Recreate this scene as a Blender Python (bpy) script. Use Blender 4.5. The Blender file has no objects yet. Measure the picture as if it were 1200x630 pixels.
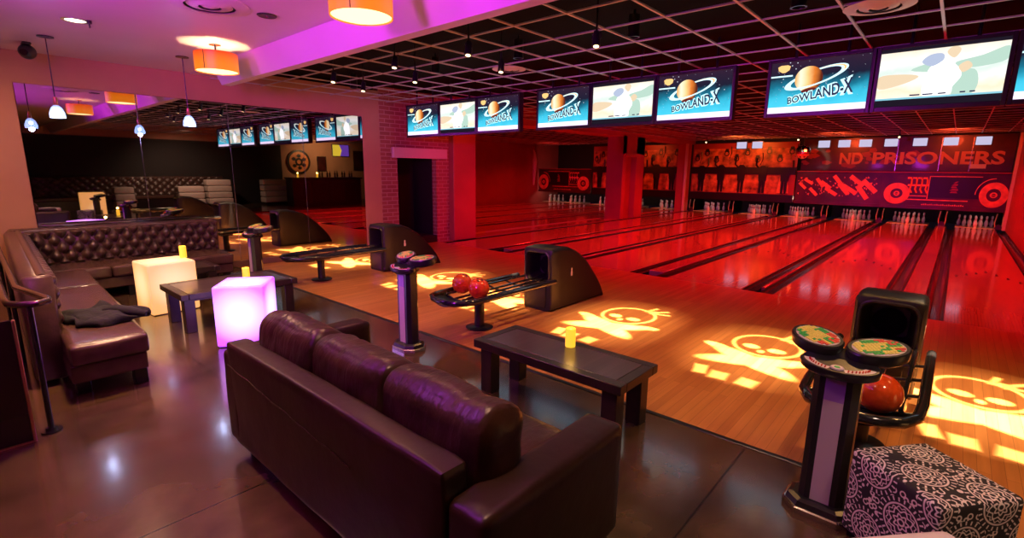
import bpy, bmesh, math, random
from mathutils import Vector, Matrix, noise
random.seed(7)
PI = math.pi
sc = bpy.context.scene
COL = sc.collection

# ------------------------------------------------------------------ render look
sc.view_settings.view_transform = 'Standard'
sc.view_settings.look = 'None'
sc.view_settings.exposure = 0.0
sc.view_settings.gamma = 1.0
sc.view_settings.use_curve_mapping = False
sc.render.engine = 'CYCLES'
try:
    sc.cycles.use_denoising = True
    sc.cycles.denoiser = 'OPENIMAGEDENOISE'
    sc.cycles.max_bounces = 8
    sc.cycles.caustics_reflective = False
    sc.cycles.caustics_refractive = False
    sc.cycles.sample_clamp_indirect = 4.0
except Exception:
    pass
w = bpy.data.worlds.new('dark_world'); sc.world = w
w.use_nodes = True
w.node_tree.nodes['Background'].inputs[0].default_value = (0.004, 0.002, 0.004, 1)

# ------------------------------------------------------------------ materials
def new_mat(name):
    m = bpy.data.materials.new(name); m.use_nodes = True
    nt = m.node_tree
    return m, nt, nt.nodes['Principled BSDF']

def N(nt, t, **kw):
    n = nt.nodes.new(t)
    for k, v in kw.items():
        if k.startswith('i_'):
            key = k[2:]
            key = int(key) if key.isdigit() else key
            n.inputs[key].default_value = v
        else:
            setattr(n, k, v)
    return n

def mat(name, base, rough=0.5, metal=0.0, emit=None, es=1.0, coat=0.0, spec=0.5, noise_s=0, noise_amt=0.15, bump=0.0, bump_s=40, stretch=None):
    m, nt, b = new_mat(name)
    b.inputs['Base Color'].default_value = (*base, 1)
    b.inputs['Roughness'].default_value = rough
    b.inputs['Metallic'].default_value = metal
    b.inputs['Specular IOR Level'].default_value = spec
    if coat:
        b.inputs['Coat Weight'].default_value = coat
        b.inputs['Coat Roughness'].default_value = 0.06
    if emit:
        b.inputs['Emission Color'].default_value = (*emit, 1)
        b.inputs['Emission Strength'].default_value = es
    tc = N(nt, 'ShaderNodeTexCoord')
    if noise_s:
        nz = N(nt, 'ShaderNodeTexNoise', i_Scale=noise_s, i_Detail=5.0)
        nt.links.new(tc.outputs['Object'], nz.inputs['Vector'])
        cr = N(nt, 'ShaderNodeValToRGB')
        cr.color_ramp.elements[0].position = 0.3
        cr.color_ramp.elements[1].position = 0.7
        cr.color_ramp.elements[0].color = (*[c*(1-noise_amt) for c in base], 1)
        cr.color_ramp.elements[1].color = (*[min(1, c*(1+noise_amt)) for c in base], 1)
        nt.links.new(nz.outputs['Fac'], cr.inputs['Fac'])
        nt.links.new(cr.outputs['Color'], b.inputs['Base Color'])
    if bump:
        nb = N(nt, 'ShaderNodeTexNoise', i_Scale=bump_s, i_Detail=4.0)
        if stretch:
            ms = N(nt, 'ShaderNodeMapping'); ms.inputs['Scale'].default_value = stretch
            nt.links.new(tc.outputs['Object'], ms.inputs[0]); nt.links.new(ms.outputs[0], nb.inputs['Vector'])
        else: nt.links.new(tc.outputs['Object'], nb.inputs['Vector'])
        bp = N(nt, 'ShaderNodeBump', i_Strength=bump, i_Distance=0.02)
        nt.links.new(nb.outputs['Fac'], bp.inputs['Height'])
        nt.links.new(bp.outputs['Normal'], b.inputs['Normal'])
    return m

def emat(name, col, s=1.0):
    m, nt, b = new_mat(name)
    nt.nodes.remove(b)
    e = N(nt, 'ShaderNodeEmission', i_Color=(*col, 1), i_Strength=s)
    nt.links.new(e.outputs[0], nt.nodes['Material Output'].inputs[0])
    return m

M = {}
M['leather'] = mat('brown_leather', (0.055, 0.022, 0.014), 0.36, noise_s=5, noise_amt=0.3, bump=0.75, bump_s=6, stretch=(3.0, 0.9, 1.1))
M['leather_flat'] = mat('brown_leather_panel', (0.030, 0.011, 0.007), 0.38, noise_s=4, noise_amt=0.25, bump=0.16, bump_s=9)
M['tuft'] = mat('tufted_leather', (0.075, 0.040, 0.033), 0.28, noise_s=14, noise_amt=0.2, bump=0.12, bump_s=60)
M['seat_leather'] = mat('bench_seat_leather', (0.085, 0.042, 0.032), 0.27, noise_s=10, noise_amt=0.15, bump=0.1, bump_s=30)
M['black'] = mat('black_plastic', (0.012, 0.011, 0.013), 0.28, spec=0.6)
M['black_matte'] = mat('black_matte', (0.003, 0.0026, 0.003), 0.9, spec=0.1)
M['hood'] = mat('hood_shell', (0.008, 0.006, 0.007), 0.42, bump=0.25, bump_s=120)
M['rail_blk'] = mat('gloss_black_tube', (0.016, 0.016, 0.02), 0.16, coat=0.6)
M['bronze'] = mat('bronze_tube', (0.16, 0.11, 0.09), 0.2, 0.85)
M['chrome'] = mat('chrome', (0.75, 0.75, 0.78), 0.14, 1.0)
M['steel'] = mat('grid_steel', (0.60, 0.60, 0.66), 0.5, 0.2)
M['plaster'] = mat('ceiling_plaster', (0.78, 0.70, 0.74), 0.42, noise_s=1.2, noise_amt=0.04)
M['wall'] = mat('tan_wall', (0.52, 0.27, 0.17), 0.62, noise_s=2.0, noise_amt=0.06)
M['dark_wall'] = mat('dark_wall', (0.012, 0.009, 0.009), 0.7)
M['redwall'] = mat('red_wall', (0.42, 0.08, 0.07), 0.55, noise_s=2.0, noise_amt=0.08)
M['base'] = mat('baseboard_brown', (0.20, 0.10, 0.075), 0.4)
M['cream'] = mat('cream_trim', (0.72, 0.62, 0.52), 0.45)
M['mirror'] = mat('mirror_glass', (0.62, 0.58, 0.60), 0.015, 1.0)
M['mirror_edge'] = mat('mirror_joint', (0.45, 0.45, 0.48), 0.2, 0.9)
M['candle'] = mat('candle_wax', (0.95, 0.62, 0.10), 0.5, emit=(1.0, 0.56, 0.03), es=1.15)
M['flame'] = emat('flame_glow', (1.0, 0.75, 0.25), 3.0)
M['ball'] = mat('orange_red_ball', (0.95, 0.085, 0.014), 0.08, coat=1.0, noise_s=16, noise_amt=0.35)
M['ball_dark'] = mat('dark_red_ball', (0.40, 0.02, 0.015), 0.08, coat=1.0, noise_s=12, noise_amt=0.5)
M['hole'] = mat('finger_hole', (0.05, 0.008, 0.005), 0.8)
M['pin'] = mat('pin_white', (0.85, 0.82, 0.78), 0.25, coat=0.5)
M['pin_red'] = mat('pin_stripe', (0.6, 0.02, 0.02), 0.3)
M['cloth'] = mat('dark_cloth', (0.006, 0.005, 0.008), 0.85, bump=0.3, bump_s=50)
M['white_up'] = mat('white_upholstery', (0.62, 0.52, 0.47), 0.5, noise_s=6, noise_amt=0.06)
M['cushion'] = mat('pale_cushion', (0.80, 0.66, 0.58), 0.55, noise_s=6, noise_amt=0.05)
M['panel_gray'] = mat('console_panel_grey', (0.46, 0.36, 0.38), 0.4)
M['panel_purple'] = mat('console_panel_violet', (0.30, 0.16, 0.45), 0.35)
M['keypad'] = mat('keypad_face', (0.66, 0.56, 0.52), 0.4)
M['key_y'] = mat('key_yellow', (0.80, 0.66, 0.12), 0.4, emit=(0.8, 0.6, 0.1), es=0.12)
M['key_g'] = mat('key_green', (0.03, 0.42, 0.06), 0.4, emit=(0.03, 0.4, 0.06), es=0.12)
M['key_r'] = mat('key_red', (0.75, 0.06, 0.03), 0.4, emit=(0.8, 0.06, 0.03), es=0.12)
M['shade'] = mat('orange_shade', (0.9, 0.25, 0.05), 0.6, emit=(1.0, 0.16, 0.012), es=0.95)
M['shade_glow'] = emat('shade_diffuser', (1.0, 0.72, 0.32), 2.6)
M['bulb'] = emat('bulb_core', (0.75, 0.85, 1.0), 14.0)
M['lens'] = emat('spot_lens', (1.0, 0.72, 0.35), 5.0)
M['lens_w'] = emat('downlight_lens', (1.0, 0.78, 0.62), 4.0)
M['copper'] = mat('socket_copper', (0.55, 0.25, 0.15), 0.3, 0.8)
M['blue_glass'] = None
M['gutter'] = mat('gutter_black', (0.03, 0.012, 0.012), 0.22, coat=0.4)
M['cap'] = mat('division_cap', (0.40, 0.13, 0.10), 0.22, coat=0.4)
M['tailplank'] = mat('pin_deck_board', (0.80, 0.58, 0.34), 0.4)
M['mural_dark'] = mat('mural_ground', (0.060, 0.010, 0.010), 0.34, coat=0.12, noise_s=1.6, noise_amt=0.6)
M['mural_orange'] = mat('mural_orange', (0.80, 0.27, 0.09), 0.35, noise_s=5, noise_amt=0.25)
M['mural_sky'] = mat('mural_sky', (0.42, 0.13, 0.04), 0.35, noise_s=3.5, noise_amt=0.9)
M['mural_red'] = mat('mural_red', (0.30, 0.035, 0.025), 0.35)
M['mural_ink'] = mat('mural_ink', (0.008, 0.003, 0.003), 0.35)
M['mural_letter'] = mat('mural_letter', (0.62, 0.30, 0.14), 0.4)
M['reflected'] = emat('reflection_glow', (0.80, 0.72, 1.0), 0.75)  # emission painted in for bright reflections on the upper band
M['screen_bezel'] = mat('screen_bezel', (0.020, 0.012, 0.030), 0.3)
M['tv_text'] = emat('screen_lettering', (0.035, 0.03, 0.09), 1.0)
M['tv_white'] = emat('screen_white', (0.92, 0.90, 1.0), 1.61)
M['tv_lav'] = emat('screen_lavender', (0.90, 0.74, 1.0), 1.54)
M['tv_ring'] = emat('screen_ring', (0.62, 0.92, 1.0), 1.40)
M['tv_gold'] = emat('screen_gold', (0.95, 0.55, 0.20), 1.33)
M['tv_glow'] = emat('screen_letter_glow', (0.55, 0.93, 1.0), 1.54)
M['tv_star'] = emat('screen_star', (0.8, 0.85, 1.0), 0.9)
M['tv_maroon'] = emat('screen_maroon', (0.16, 0.02, 0.02), 1.0)
M['tv_green'] = emat('screen_green', (0.55, 0.78, 0.66), 1.0)
M['tv_bluegrey'] = emat('screen_bluegrey', (0.52, 0.60, 0.80), 1.0)
M['tv_tan'] = emat('screen_tan', (0.95, 0.74, 0.50), 1.0)
M['tv_fig'] = emat('screen_figure', (1.0, 1.0, 1.0), 1.68)
M['tv_black'] = emat('screen_black', (0.015, 0.010, 0.02), 1.0)
M['tv_cyan'] = emat('screen_cyan', (0.30, 0.70, 0.85), 1.0)
M['tv_yellow'] = emat('screen_yellow', (1.0, 0.72, 0.05), 1.0)
M['tv_purple'] = emat('screen_purple', (0.16, 0.05, 0.45), 1.0)

def glassy(name, tint):
    m, nt, b = new_mat(name)
    b.inputs['Base Color'].default_value = (*tint, 1)
    b.inputs['Roughness'].default_value = 0.03
    b.inputs['Transmission Weight'].default_value = 1.0
    b.inputs['IOR'].default_value = 1.3
    return m
M['blue_glass'] = mat('lit_bell_glass', (0.6, 0.7, 0.9), 0.1, emit=(0.22, 0.42, 1.0), es=0.9)
M['blue_glass'].node_tree.nodes['Principled BSDF'].inputs['Alpha'].default_value = 0.45
M['dark_glass'] = mat('smoked_glass', (0.020, 0.012, 0.010), 0.06, spec=0.5)

def grad_emit(name, stops, axis, scale, offset, strength):
    """emission that runs through colours along one object axis (content of a screen)"""
    m, nt, b = new_mat(name); nt.nodes.remove(b)
    tc = N(nt, 'ShaderNodeTexCoord'); sp = N(nt, 'ShaderNodeSeparateXYZ')
    nt.links.new(tc.outputs['Object'], sp.inputs[0])
    ma = N(nt, 'ShaderNodeMath', operation='MULTIPLY_ADD'); ma.inputs[1].default_value = scale; ma.inputs[2].default_value = offset
    nt.links.new(sp.outputs[axis], ma.inputs[0])
    nz = N(nt, 'ShaderNodeTexNoise', i_Scale=5.0, i_Detail=4.0)
    nt.links.new(tc.outputs['Object'], nz.inputs['Vector'])
    ad = N(nt, 'ShaderNodeMath', operation='MULTIPLY_ADD'); ad.inputs[1].default_value = 0.35
    nt.links.new(nz.outputs['Fac'], ad.inputs[0]); 
    sb = N(nt, 'ShaderNodeMath', operation='SUBTRACT'); sb.inputs[1].default_value = 0.175
    nt.links.new(ma.outputs[0], sb.inputs[0]); nt.links.new(sb.outputs[0], ad.inputs[2])
    cr = N(nt, 'ShaderNodeValToRGB')
    el = cr.color_ramp.elements
    while len(el) < len(stops): el.new(0.5)
    for e, (p, c) in zip(el, stops): e.position = p; e.color = (*c, 1)
    nt.links.new(ad.outputs[0], cr.inputs['Fac'])
    em = N(nt, 'ShaderNodeEmission', i_Strength=strength)
    nt.links.new(cr.outputs[0], em.inputs[0])
    nt.links.new(em.outputs[0], nt.nodes['Material Output'].inputs[0])
    return m
M['tv_space'] = grad_emit('screen_space_sky', [(0.0, (0.08, 0.62, 0.85)), (0.30, (0.04, 0.45, 0.64)), (0.52, (0.01, 0.15, 0.24)), (0.72, (0.012, 0.012, 0.03)), (1.0, (0.03, 0.012, 0.03))], 2, 1/0.55, 0.5, 1.35)
M['tv_planet'] = grad_emit('screen_planet', [(0.0, (0.9, 0.45, 0.12)), (0.18, (1.0, 0.92, 0.70)), (0.45, (1.0, 0.66, 0.26)), (0.68, (0.75, 0.20, 0.03)), (0.92, (0.12, 0.02, 0.01))], 0, 1/0.28, 0.80, 1.15)
M['tv_field'] = grad_emit('screen_field', [(0.0, (0.95, 0.92, 0.85)), (0.25, (0.98, 0.80, 0.58)), (0.42, (1.0, 0.97, 0.92)), (0.6, (0.70, 0.82, 0.76)), (0.75, (0.97, 0.96, 0.94)), (1.0, (0.92, 0.78, 0.60))], 2, 1/0.55, 0.5, 1.2)

def planks(name, c1, c2, w, l, rough, coat=0.5, noise_amt=0.4):
    """boards running along world Y; object and world axes agree"""
    m, nt, b = new_mat(name)
    tc = N(nt, 'ShaderNodeTexCoord')
    mp = N(nt, 'ShaderNodeMapping'); mp.inputs['Rotation'].default_value = (0, 0, PI/2)
    nt.links.new(tc.outputs['Object'], mp.inputs[0])
    br = N(nt, 'ShaderNodeTexBrick', i_Scale=1.0)
    br.offset = 0.37
    br.inputs['Color1'].default_value = (*c1, 1); br.inputs['Color2'].default_value = (*c2, 1)
    br.inputs['Mortar'].default_value = (*[c*0.55 for c in c1], 1)
    br.inputs['Mortar Size'].default_value = 0.0012
    br.inputs['Brick Width'].default_value = l; br.inputs['Row Height'].default_value = w
    nt.links.new(mp.outputs[0], br.inputs['Vector'])
    mp2 = N(nt, 'ShaderNodeMapping'); mp2.inputs['Scale'].default_value = (30, 1.6, 1)
    nt.links.new(tc.outputs['Object'], mp2.inputs[0])
    nz = N(nt, 'ShaderNodeTexNoise', i_Scale=1.0, i_Detail=6.0)
    nt.links.new(mp2.outputs[0], nz.inputs['Vector'])
    mx = N(nt, 'ShaderNodeMixRGB', blend_type='MULTIPLY'); mx.inputs[0].default_value = noise_amt
    nt.links.new(br.outputs['Color'], mx.inputs[1])
    cr = N(nt, 'ShaderNodeValToRGB'); cr.color_ramp.elements[0].position = 0.25; cr.color_ramp.elements[1].position = 0.7
    cr.color_ramp.elements[0].color = (0.45, 0.40, 0.36, 1)
    nt.links.new(nz.outputs['Fac'], cr.inputs[0]); nt.links.new(cr.outputs[0], mx.inputs[2])
    nt.links.new(mx.outputs[0], b.inputs['Base Color'])
    b.inputs['Roughness'].default_value = rough
    b.inputs['Coat Weight'].default_value = coat; b.inputs['Coat Roughness'].default_value = 0.08
    return m
M['approach'] = planks('approach_maple', (0.50, 0.180, 0.048), (0.64, 0.26, 0.075), 0.062, 1.9, 0.33, 0.35)
M['lane'] = planks('lane_maple', (0.62, 0.34, 0.16), (0.70, 0.40, 0.20), 0.030, 3.0, 0.16, 0.9, 0.2)
M['table'] = planks('dark_stained_wood', (0.075, 0.046, 0.050), (0.095, 0.060, 0.062), 0.10, 2.0, 0.30, 0.3, 0.6)
M['table_dark'] = mat('dark_stained_leg', (0.028, 0.013, 0.011), 0.35, noise_s=12, noise_amt=0.35)

def concrete():
    m, nt, b = new_mat('stained_concrete')
    tc = N(nt, 'ShaderNodeTexCoord')
    n1 = N(nt, 'ShaderNodeTexNoise', i_Scale=0.9, i_Detail=8.0, i_Distortion=0.8)
    n2 = N(nt, 'ShaderNodeTexNoise', i_Scale=7.0, i_Detail=8.0)
    nt.links.new(tc.outputs['Object'], n1.inputs['Vector']); nt.links.new(tc.outputs['Object'], n2.inputs['Vector'])
    cr = N(nt, 'ShaderNodeValToRGB'); e = cr.color_ramp.elements
    e[0].position = 0.32; e[0].color = (0.040, 0.023, 0.015, 1)
    e[1].position = 0.72; e[1].color = (0.15, 0.082, 0.042, 1)
    nt.links.new(n1.outputs['Fac'], cr.inputs[0])
    mx = N(nt, 'ShaderNodeMixRGB', blend_type='MULTIPLY'); mx.inputs[0].default_value = 0.5
    nt.links.new(cr.outputs[0], mx.inputs[1])
    c2 = N(nt, 'ShaderNodeValToRGB'); c2.color_ramp.elements[0].position = 0.2; c2.color_ramp.elements[1].position = 0.8
    c2.color_ramp.elements[0].color = (0.5, 0.46, 0.44, 1)
    nt.links.new(n2.outputs['Fac'], c2.inputs[0]); nt.links.new(c2.outputs[0], mx.inputs[2])
    # saw-cut joints
    br = N(nt, 'ShaderNodeTexBrick', i_Scale=1.0); br.offset = 0.0
    br.inputs['Color1'].default_value = (1, 1, 1, 1); br.inputs['Color2'].default_value = (1, 1, 1, 1); br.inputs['Mortar'].default_value = (0.12, 0.1, 0.1, 1)
    br.inputs['Mortar Size'].default_value = 0.006; br.inputs['Brick Width'].default_value = 1.85; br.inputs['Row Height'].default_value = 1.9
    mp = N(nt, 'ShaderNodeMapping'); mp.inputs['Location'].default_value = (0.78, 0.62, 0)
    nt.links.new(tc.outputs['Object'], mp.inputs[0]); nt.links.new(mp.outputs[0], br.inputs['Vector'])
    m2 = N(nt, 'ShaderNodeMixRGB', blend_type='MULTIPLY'); m2.inputs[0].default_value = 0.8
    nt.links.new(mx.outputs[0], m2.inputs[1]); nt.links.new(br.outputs['Color'], m2.inputs[2])
    nt.links.new(m2.outputs[0], b.inputs['Base Color'])
    rr = N(nt, 'ShaderNodeMapRange'); rr.inputs[3].default_value = 0.13; rr.inputs[4].default_value = 0.26
    nt.links.new(n2.outputs['Fac'], rr.inputs[0]); nt.links.new(rr.outputs[0], b.inputs['Roughness'])
    bp = N(nt, 'ShaderNodeBump', i_Strength=0.06, i_Distance=0.008)
    nt.links.new(n2.outputs['Fac'], bp.inputs['Height']); nt.links.new(bp.outputs[0], b.inputs['Normal'])
    b.inputs['Specular IOR Level'].default_value = 0.6
    b.inputs['Coat Weight'].default_value = 0.6; b.inputs['Coat Roughness'].default_value = 0.11
    return m
M['concrete'] = concrete()

def brick():
    m, nt, b = new_mat('red_brick')
    tc = N(nt, 'ShaderNodeTexCoord'); sp = N(nt, 'ShaderNodeSeparateXYZ'); cb = N(nt, 'ShaderNodeCombineXYZ')
    nt.links.new(tc.outputs['Object'], sp.inputs[0])
    ad = N(nt, 'ShaderNodeMath', operation='ADD')
    nt.links.new(sp.outputs[0], ad.inputs[0]); nt.links.new(sp.outputs[1], ad.inputs[1])
    nt.links.new(ad.outputs[0], cb.inputs[0]); nt.links.new(sp.outputs[2], cb.inputs[1])
    br = N(nt, 'ShaderNodeTexBrick', i_Scale=1.0)
    br.inputs['Color1'].default_value = (0.30, 0.085, 0.07, 1); br.inputs['Color2'].default_value = (0.40, 0.12, 0.10, 1)
    br.inputs['Mortar'].default_value = (0.52, 0.32, 0.28, 1)
    br.inputs['Mortar Size'].default_value = 0.008; br.inputs['Brick Width'].default_value = 0.26; br.inputs['Row Height'].default_value = 0.085
    nt.links.new(cb.outputs[0], br.inputs['Vector'])
    nt.links.new(br.outputs['Color'], b.inputs['Base Color'])
    b.inputs['Roughness'].default_value = 0.7
    bp = N(nt, 'ShaderNodeBump', i_Strength=0.6, i_Distance=0.01); bp.invert = True
    nt.links.new(br.outputs['Fac'], bp.inputs['Height']); nt.links.new(bp.outputs[0], b.inputs['Normal'])
    return m
M['brick'] = brick()

class NE:
    """tiny expression builder on shader math nodes"""
    def __init__(s, nt): s.nt = nt
    def op(s, o, *a):
        n = s.nt.nodes.new('ShaderNodeMath'); n.operation = o
        for i, x in enumerate(a):
            if isinstance(x, (int, float)): n.inputs[i].default_value = x
            else: s.nt.links.new(x, n.inputs[i])
        return n.outputs[0]
    def add(s, a, b): return s.op('ADD', a, b)
    def sub(s, a, b): return s.op('SUBTRACT', a, b)
    def mul(s, a, b): return s.op('MULTIPLY', a, b)
    def div(s, a, b): return s.op('DIVIDE', a, b)
    def mx(s, *a):
        r = a[0]
        for x in a[1:]: r = s.op('MAXIMUM', r, x)
        return r
    def mn(s, a, b): return s.op('MINIMUM', a, b)
    def length(s, a, b): return s.op('SQRT', s.add(s.mul(a, a), s.mul(b, b)))
    def soft(s, d, e):
        """1 inside (d<0), 0 outside, soft edge e"""
        n = s.nt.nodes.new('ShaderNodeMapRange'); n.interpolation_type = 'SMOOTHSTEP'
        s.nt.links.new(d, n.inputs[0]); n.inputs[1].default_value = -e; n.inputs[2].default_value = e
        n.inputs[3].default_value = 1; n.inputs[4].default_value = 0
        return n.outputs[0]
    def ell(s, u, v, cx, cy, rx, ry):
        k = s.length(s.div(s.sub(u, cx), rx), s.div(s.sub(v, cy), ry))
        return s.mul(s.sub(k, 1.0), min(rx, ry))
    def box(s, u, v, cx, cy, hx, hy, rot=0):
        c, n = math.cos(rot), math.sin(rot)
        du, dv = s.sub(u, cx), s.sub(v, cy)
        a = s.add(s.mul(du, c), s.mul(dv, n)); b = s.sub(s.mul(dv, c), s.mul(du, n))
        return s.mx(s.sub(s.op('ABSOLUTE', a), hx), s.sub(s.op('ABSOLUTE', b), hy))
    def rell(s, u, v, cx, cy, rx, ry, rot):
        c, n = math.cos(rot), math.sin(rot)
        du, dv = s.sub(u, cx), s.sub(v, cy)
        a = s.add(s.mul(du, c), s.mul(dv, n)); b = s.sub(s.mul(dv, c), s.mul(du, n))
        return s.ell(a, b, 0, 0, rx, ry)

def damask():
    """black fabric with pale medallions and scrolls, mapped by the face direction"""
    m, nt, b = new_mat('medallion_fabric')
    E = NE(nt)
    tc = N(nt, 'ShaderNodeTexCoord'); sp = N(nt, 'ShaderNodeSeparateXYZ'); nt.links.new(tc.outputs['Object'], sp.inputs[0])
    x, y, z = sp.outputs
    sn = N(nt, 'ShaderNodeSeparateXYZ'); nt.links.new(tc.outputs['Normal'], sn.inputs[0])
    top = E.op('GREATER_THAN', E.op('ABSOLUTE', sn.outputs[2]), 0.6)
    fx = E.op('GREATER_THAN', E.op('ABSOLUTE', sn.outputs[0]), 0.6)
    def mixv(f, a, c): return E.add(E.mul(f, a), E.mul(E.sub(1.0, f), c))
    u = mixv(fx, mixv(top, x, y), x)
    v = mixv(top, y, z)
    ink = None
    s = 0.30
    for (ox, oy, sc_) in ((0, 0, 1.0), (0.5, 0.5, 1.0)):
        a = E.sub(E.op('FRACT', E.add(E.div(u, s), 10.25+ox)), 0.5); c = E.sub(E.op('FRACT', E.add(E.div(v, s), 10.1+oy)), 0.5)
        r = E.length(a, c); th = E.op('ARCTAN2', c, a)
        def ring(rad, wd, k=0, amp=0.0):
            rr = E.add(rad, E.mul(amp, E.op('SINE', E.mul(th, float(k))))) if k else rad
            return E.soft(E.sub(E.op('ABSOLUTE', E.sub(r, rr)), wd), 0.006)
        petals = E.mul(E.soft(E.sub(E.op('ABSOLUTE', E.op('SINE', E.mul(th, 12.0))), 0.42), 0.15), E.soft(E.sub(E.op('ABSOLUTE', E.sub(r, 0.315)), 0.028), 0.006))
        m_ = E.mx(ring(0.045, 0.012), ring(0.095, 0.014, 7, 0.018), ring(0.165, 0.012, 8, 0.022), ring(0.255, 0.012), petals, ring(0.208, 0.008, 16, 0.014))
        ink = m_ if ink is None else E.mx(ink, m_)
    # scroll leaves between the medallions
    vo = N(nt, 'ShaderNodeTexVoronoi', i_Scale=32.0); vo.feature = 'F1'
    cb = N(nt, 'ShaderNodeCombineXYZ'); nt.links.new(u, cb.inputs[0]); nt.links.new(v, cb.inputs[1])
    nt.links.new(cb.outputs[0], vo.inputs['Vector'])
    sc_ring = E.soft(E.sub(E.op('ABSOLUTE', E.sub(vo.outputs['Distance'], 0.36)), 0.09), 0.04)
    outside = None
    for (ox, oy) in ((0, 0), (0.5, 0.5)):
        a = E.sub(E.op('FRACT', E.add(E.div(u, s), 10.25+ox)), 0.5); c = E.sub(E.op('FRACT', E.add(E.div(v, s), 10.1+oy)), 0.5)
        k = E.op('GREATER_THAN', E.length(a, c), 0.35)
        outside = k if outside is None else E.mul(outside, k)
    ink = E.mx(ink, E.mul(sc_ring, outside))
    mx = N(nt, 'ShaderNodeMixRGB'); nt.links.new(ink, mx.inputs[0])
    mx.inputs[1].default_value = (0.018, 0.012, 0.014, 1); mx.inputs[2].default_value = (0.85, 0.72, 0.66, 1)
    nt.links.new(mx.outputs[0], b.inputs['Base Color'])
    b.inputs['Roughness'].default_value = 0.75
    return m
M['damask'] = damask()

def light_cube(name, core, rim, s, hz, d0=0.21, d1=0.37, base=(0.6, 0.6, 0.6)):
    """plastic shell lit by one lamp inside: brightest where the shell is nearest the lamp"""
    m, nt, b = new_mat(name)
    b.inputs['Base Color'].default_value = (*base, 1); b.inputs['Roughness'].default_value = 0.4
    tc = N(nt, 'ShaderNodeTexCoord'); vm = N(nt, 'ShaderNodeVectorMath', operation='DISTANCE'); vm.inputs[1].default_value = (0, 0, hz)
    nt.links.new(tc.outputs['Object'], vm.inputs[0])
    mr = N(nt, 'ShaderNodeMapRange'); mr.inputs[1].default_value = d0; mr.inputs[2].default_value = d1
    nt.links.new(vm.outputs['Value'], mr.inputs[0])
    mx = N(nt, 'ShaderNodeMixRGB'); nt.links.new(mr.outputs[0], mx.inputs[0])
    mx.inputs[1].default_value = (*core, 1); mx.inputs[2].default_value = (*rim, 1)
    nt.links.new(mx.outputs[0], b.inputs['Emission Color']); b.inputs['Emission Strength'].default_value = s
    return m
M['cube_purple'] = light_cube('violet_glow_plastic', (0.95, 0.60, 1.5), (0.40, 0.05, 0.95), 1.9, 0.32)
M['shade'] = light_cube('orange_shade', (1.0, 0.27, 0.008), (0.80, 0.055, 0.003), 0.95, 2.83, 0.225, 0.29, (0.30, 0.03, 0.004))
M['cube_yellow'] = light_cube('amber_glow_plastic', (1.1, 0.85, 0.42), (0.95, 0.42, 0.10), 1.05, 0.34)

# ------------------------------------------------------------------ mesh helpers
def xf(bm, verts, mtx):
    bmesh.ops.transform(bm, matrix=mtx, verts=verts)

def box(bm, x0, x1, y0, y1, z0, z1, bev=0.0, mtx=None, seg=1):
    r = bmesh.ops.create_cube(bm, size=1.0)
    vs = r['verts']
    xf(bm, vs, Matrix.Translation(((x0+x1)/2, (y0+y1)/2, (z0+z1)/2)) @ Matrix.Diagonal((abs(x1-x0), abs(y1-y0), abs(z1-z0), 1)))
    if bev:
        es = list({e for v in vs for e in v.link_edges})
        q = bmesh.ops.bevel(bm, geom=es, offset=bev, segments=seg, profile=0.5, affect='EDGES')
        vs = list({v for f in q['faces'] for v in f.verts} | {v for v in vs if v.is_valid})
    if mtx is not None: xf(bm, vs, mtx)
    return vs

def cyl(bm, p0, p1, r0, r1=None, seg=16, cap=True):
    p0, p1 = Vector(p0), Vector(p1); r1 = r0 if r1 is None else r1
    d = p1-p0; q = d.to_track_quat('Z', 'Y').to_matrix().to_4x4()
    r = bmesh.ops.create_cone(bm, cap_ends=cap, cap_tris=False, segments=seg, radius1=r0, radius2=r1, depth=d.length)
    xf(bm, r['verts'], Matrix.Translation((p0+p1)/2) @ q)
    return r['verts']

def lathe(bm, prof, seg=24, c=(0, 0, 0), sx=1.0, sy=1.0):
    rings = []
    for (r, z) in prof:
        if r <= 1e-6: rings.append([bm.verts.new((c[0], c[1], c[2]+z))])
        else: rings.append([bm.verts.new((c[0]+sx*r*math.cos(2*PI*i/seg), c[1]+sy*r*math.sin(2*PI*i/seg), c[2]+z)) for i in range(seg)])
    for a, b in zip(rings[:-1], rings[1:]):
        for i in range(seg):
            j = (i+1) % seg
            if len(a) == 1 and len(b) == 1: continue
            if len(a) == 1: bm.faces.new((a[0], b[j], b[i]))
            elif len(b) == 1: bm.faces.new((a[i], a[j], b[0]))
            else: bm.faces.new((a[i], a[j], b[j], b[i]))
    vs = [v for r in rings for v in r]
    return vs

def tube(bm, pts, r, seg=10, closed=False, cap=True):
    pts = [Vector(p) for p in pts]; n = len(pts); rings = []
    up = Vector((0, 0, 1))
    for i, p in enumerate(pts):
        if closed: t = pts[(i+1) % n]-pts[i-1]
        else: t = pts[min(i+1, n-1)]-pts[max(i-1, 0)]
        t.normalize()
        u = up if abs(t.dot(up)) < 0.95 else Vector((1, 0, 0))
        a = t.cross(u).normalized(); b = a.cross(t).normalized()
        rr = r[i] if isinstance(r, (list, tuple)) else r
        rings.append([bm.verts.new(p+a*rr*math.cos(2*PI*k/seg)+b*rr*math.sin(2*PI*k/seg)) for k in range(seg)])
    m = n if closed else n-1
    for i in range(m):
        A, B = rings[i], rings[(i+1) % n]
        for k in range(seg):
            l = (k+1) % seg
            bm.faces.new((A[k], A[l], B[l], B[k]))
    if cap and not closed:
        bm.faces.new(rings[0][::-1]); bm.faces.new(rings[-1])

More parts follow.
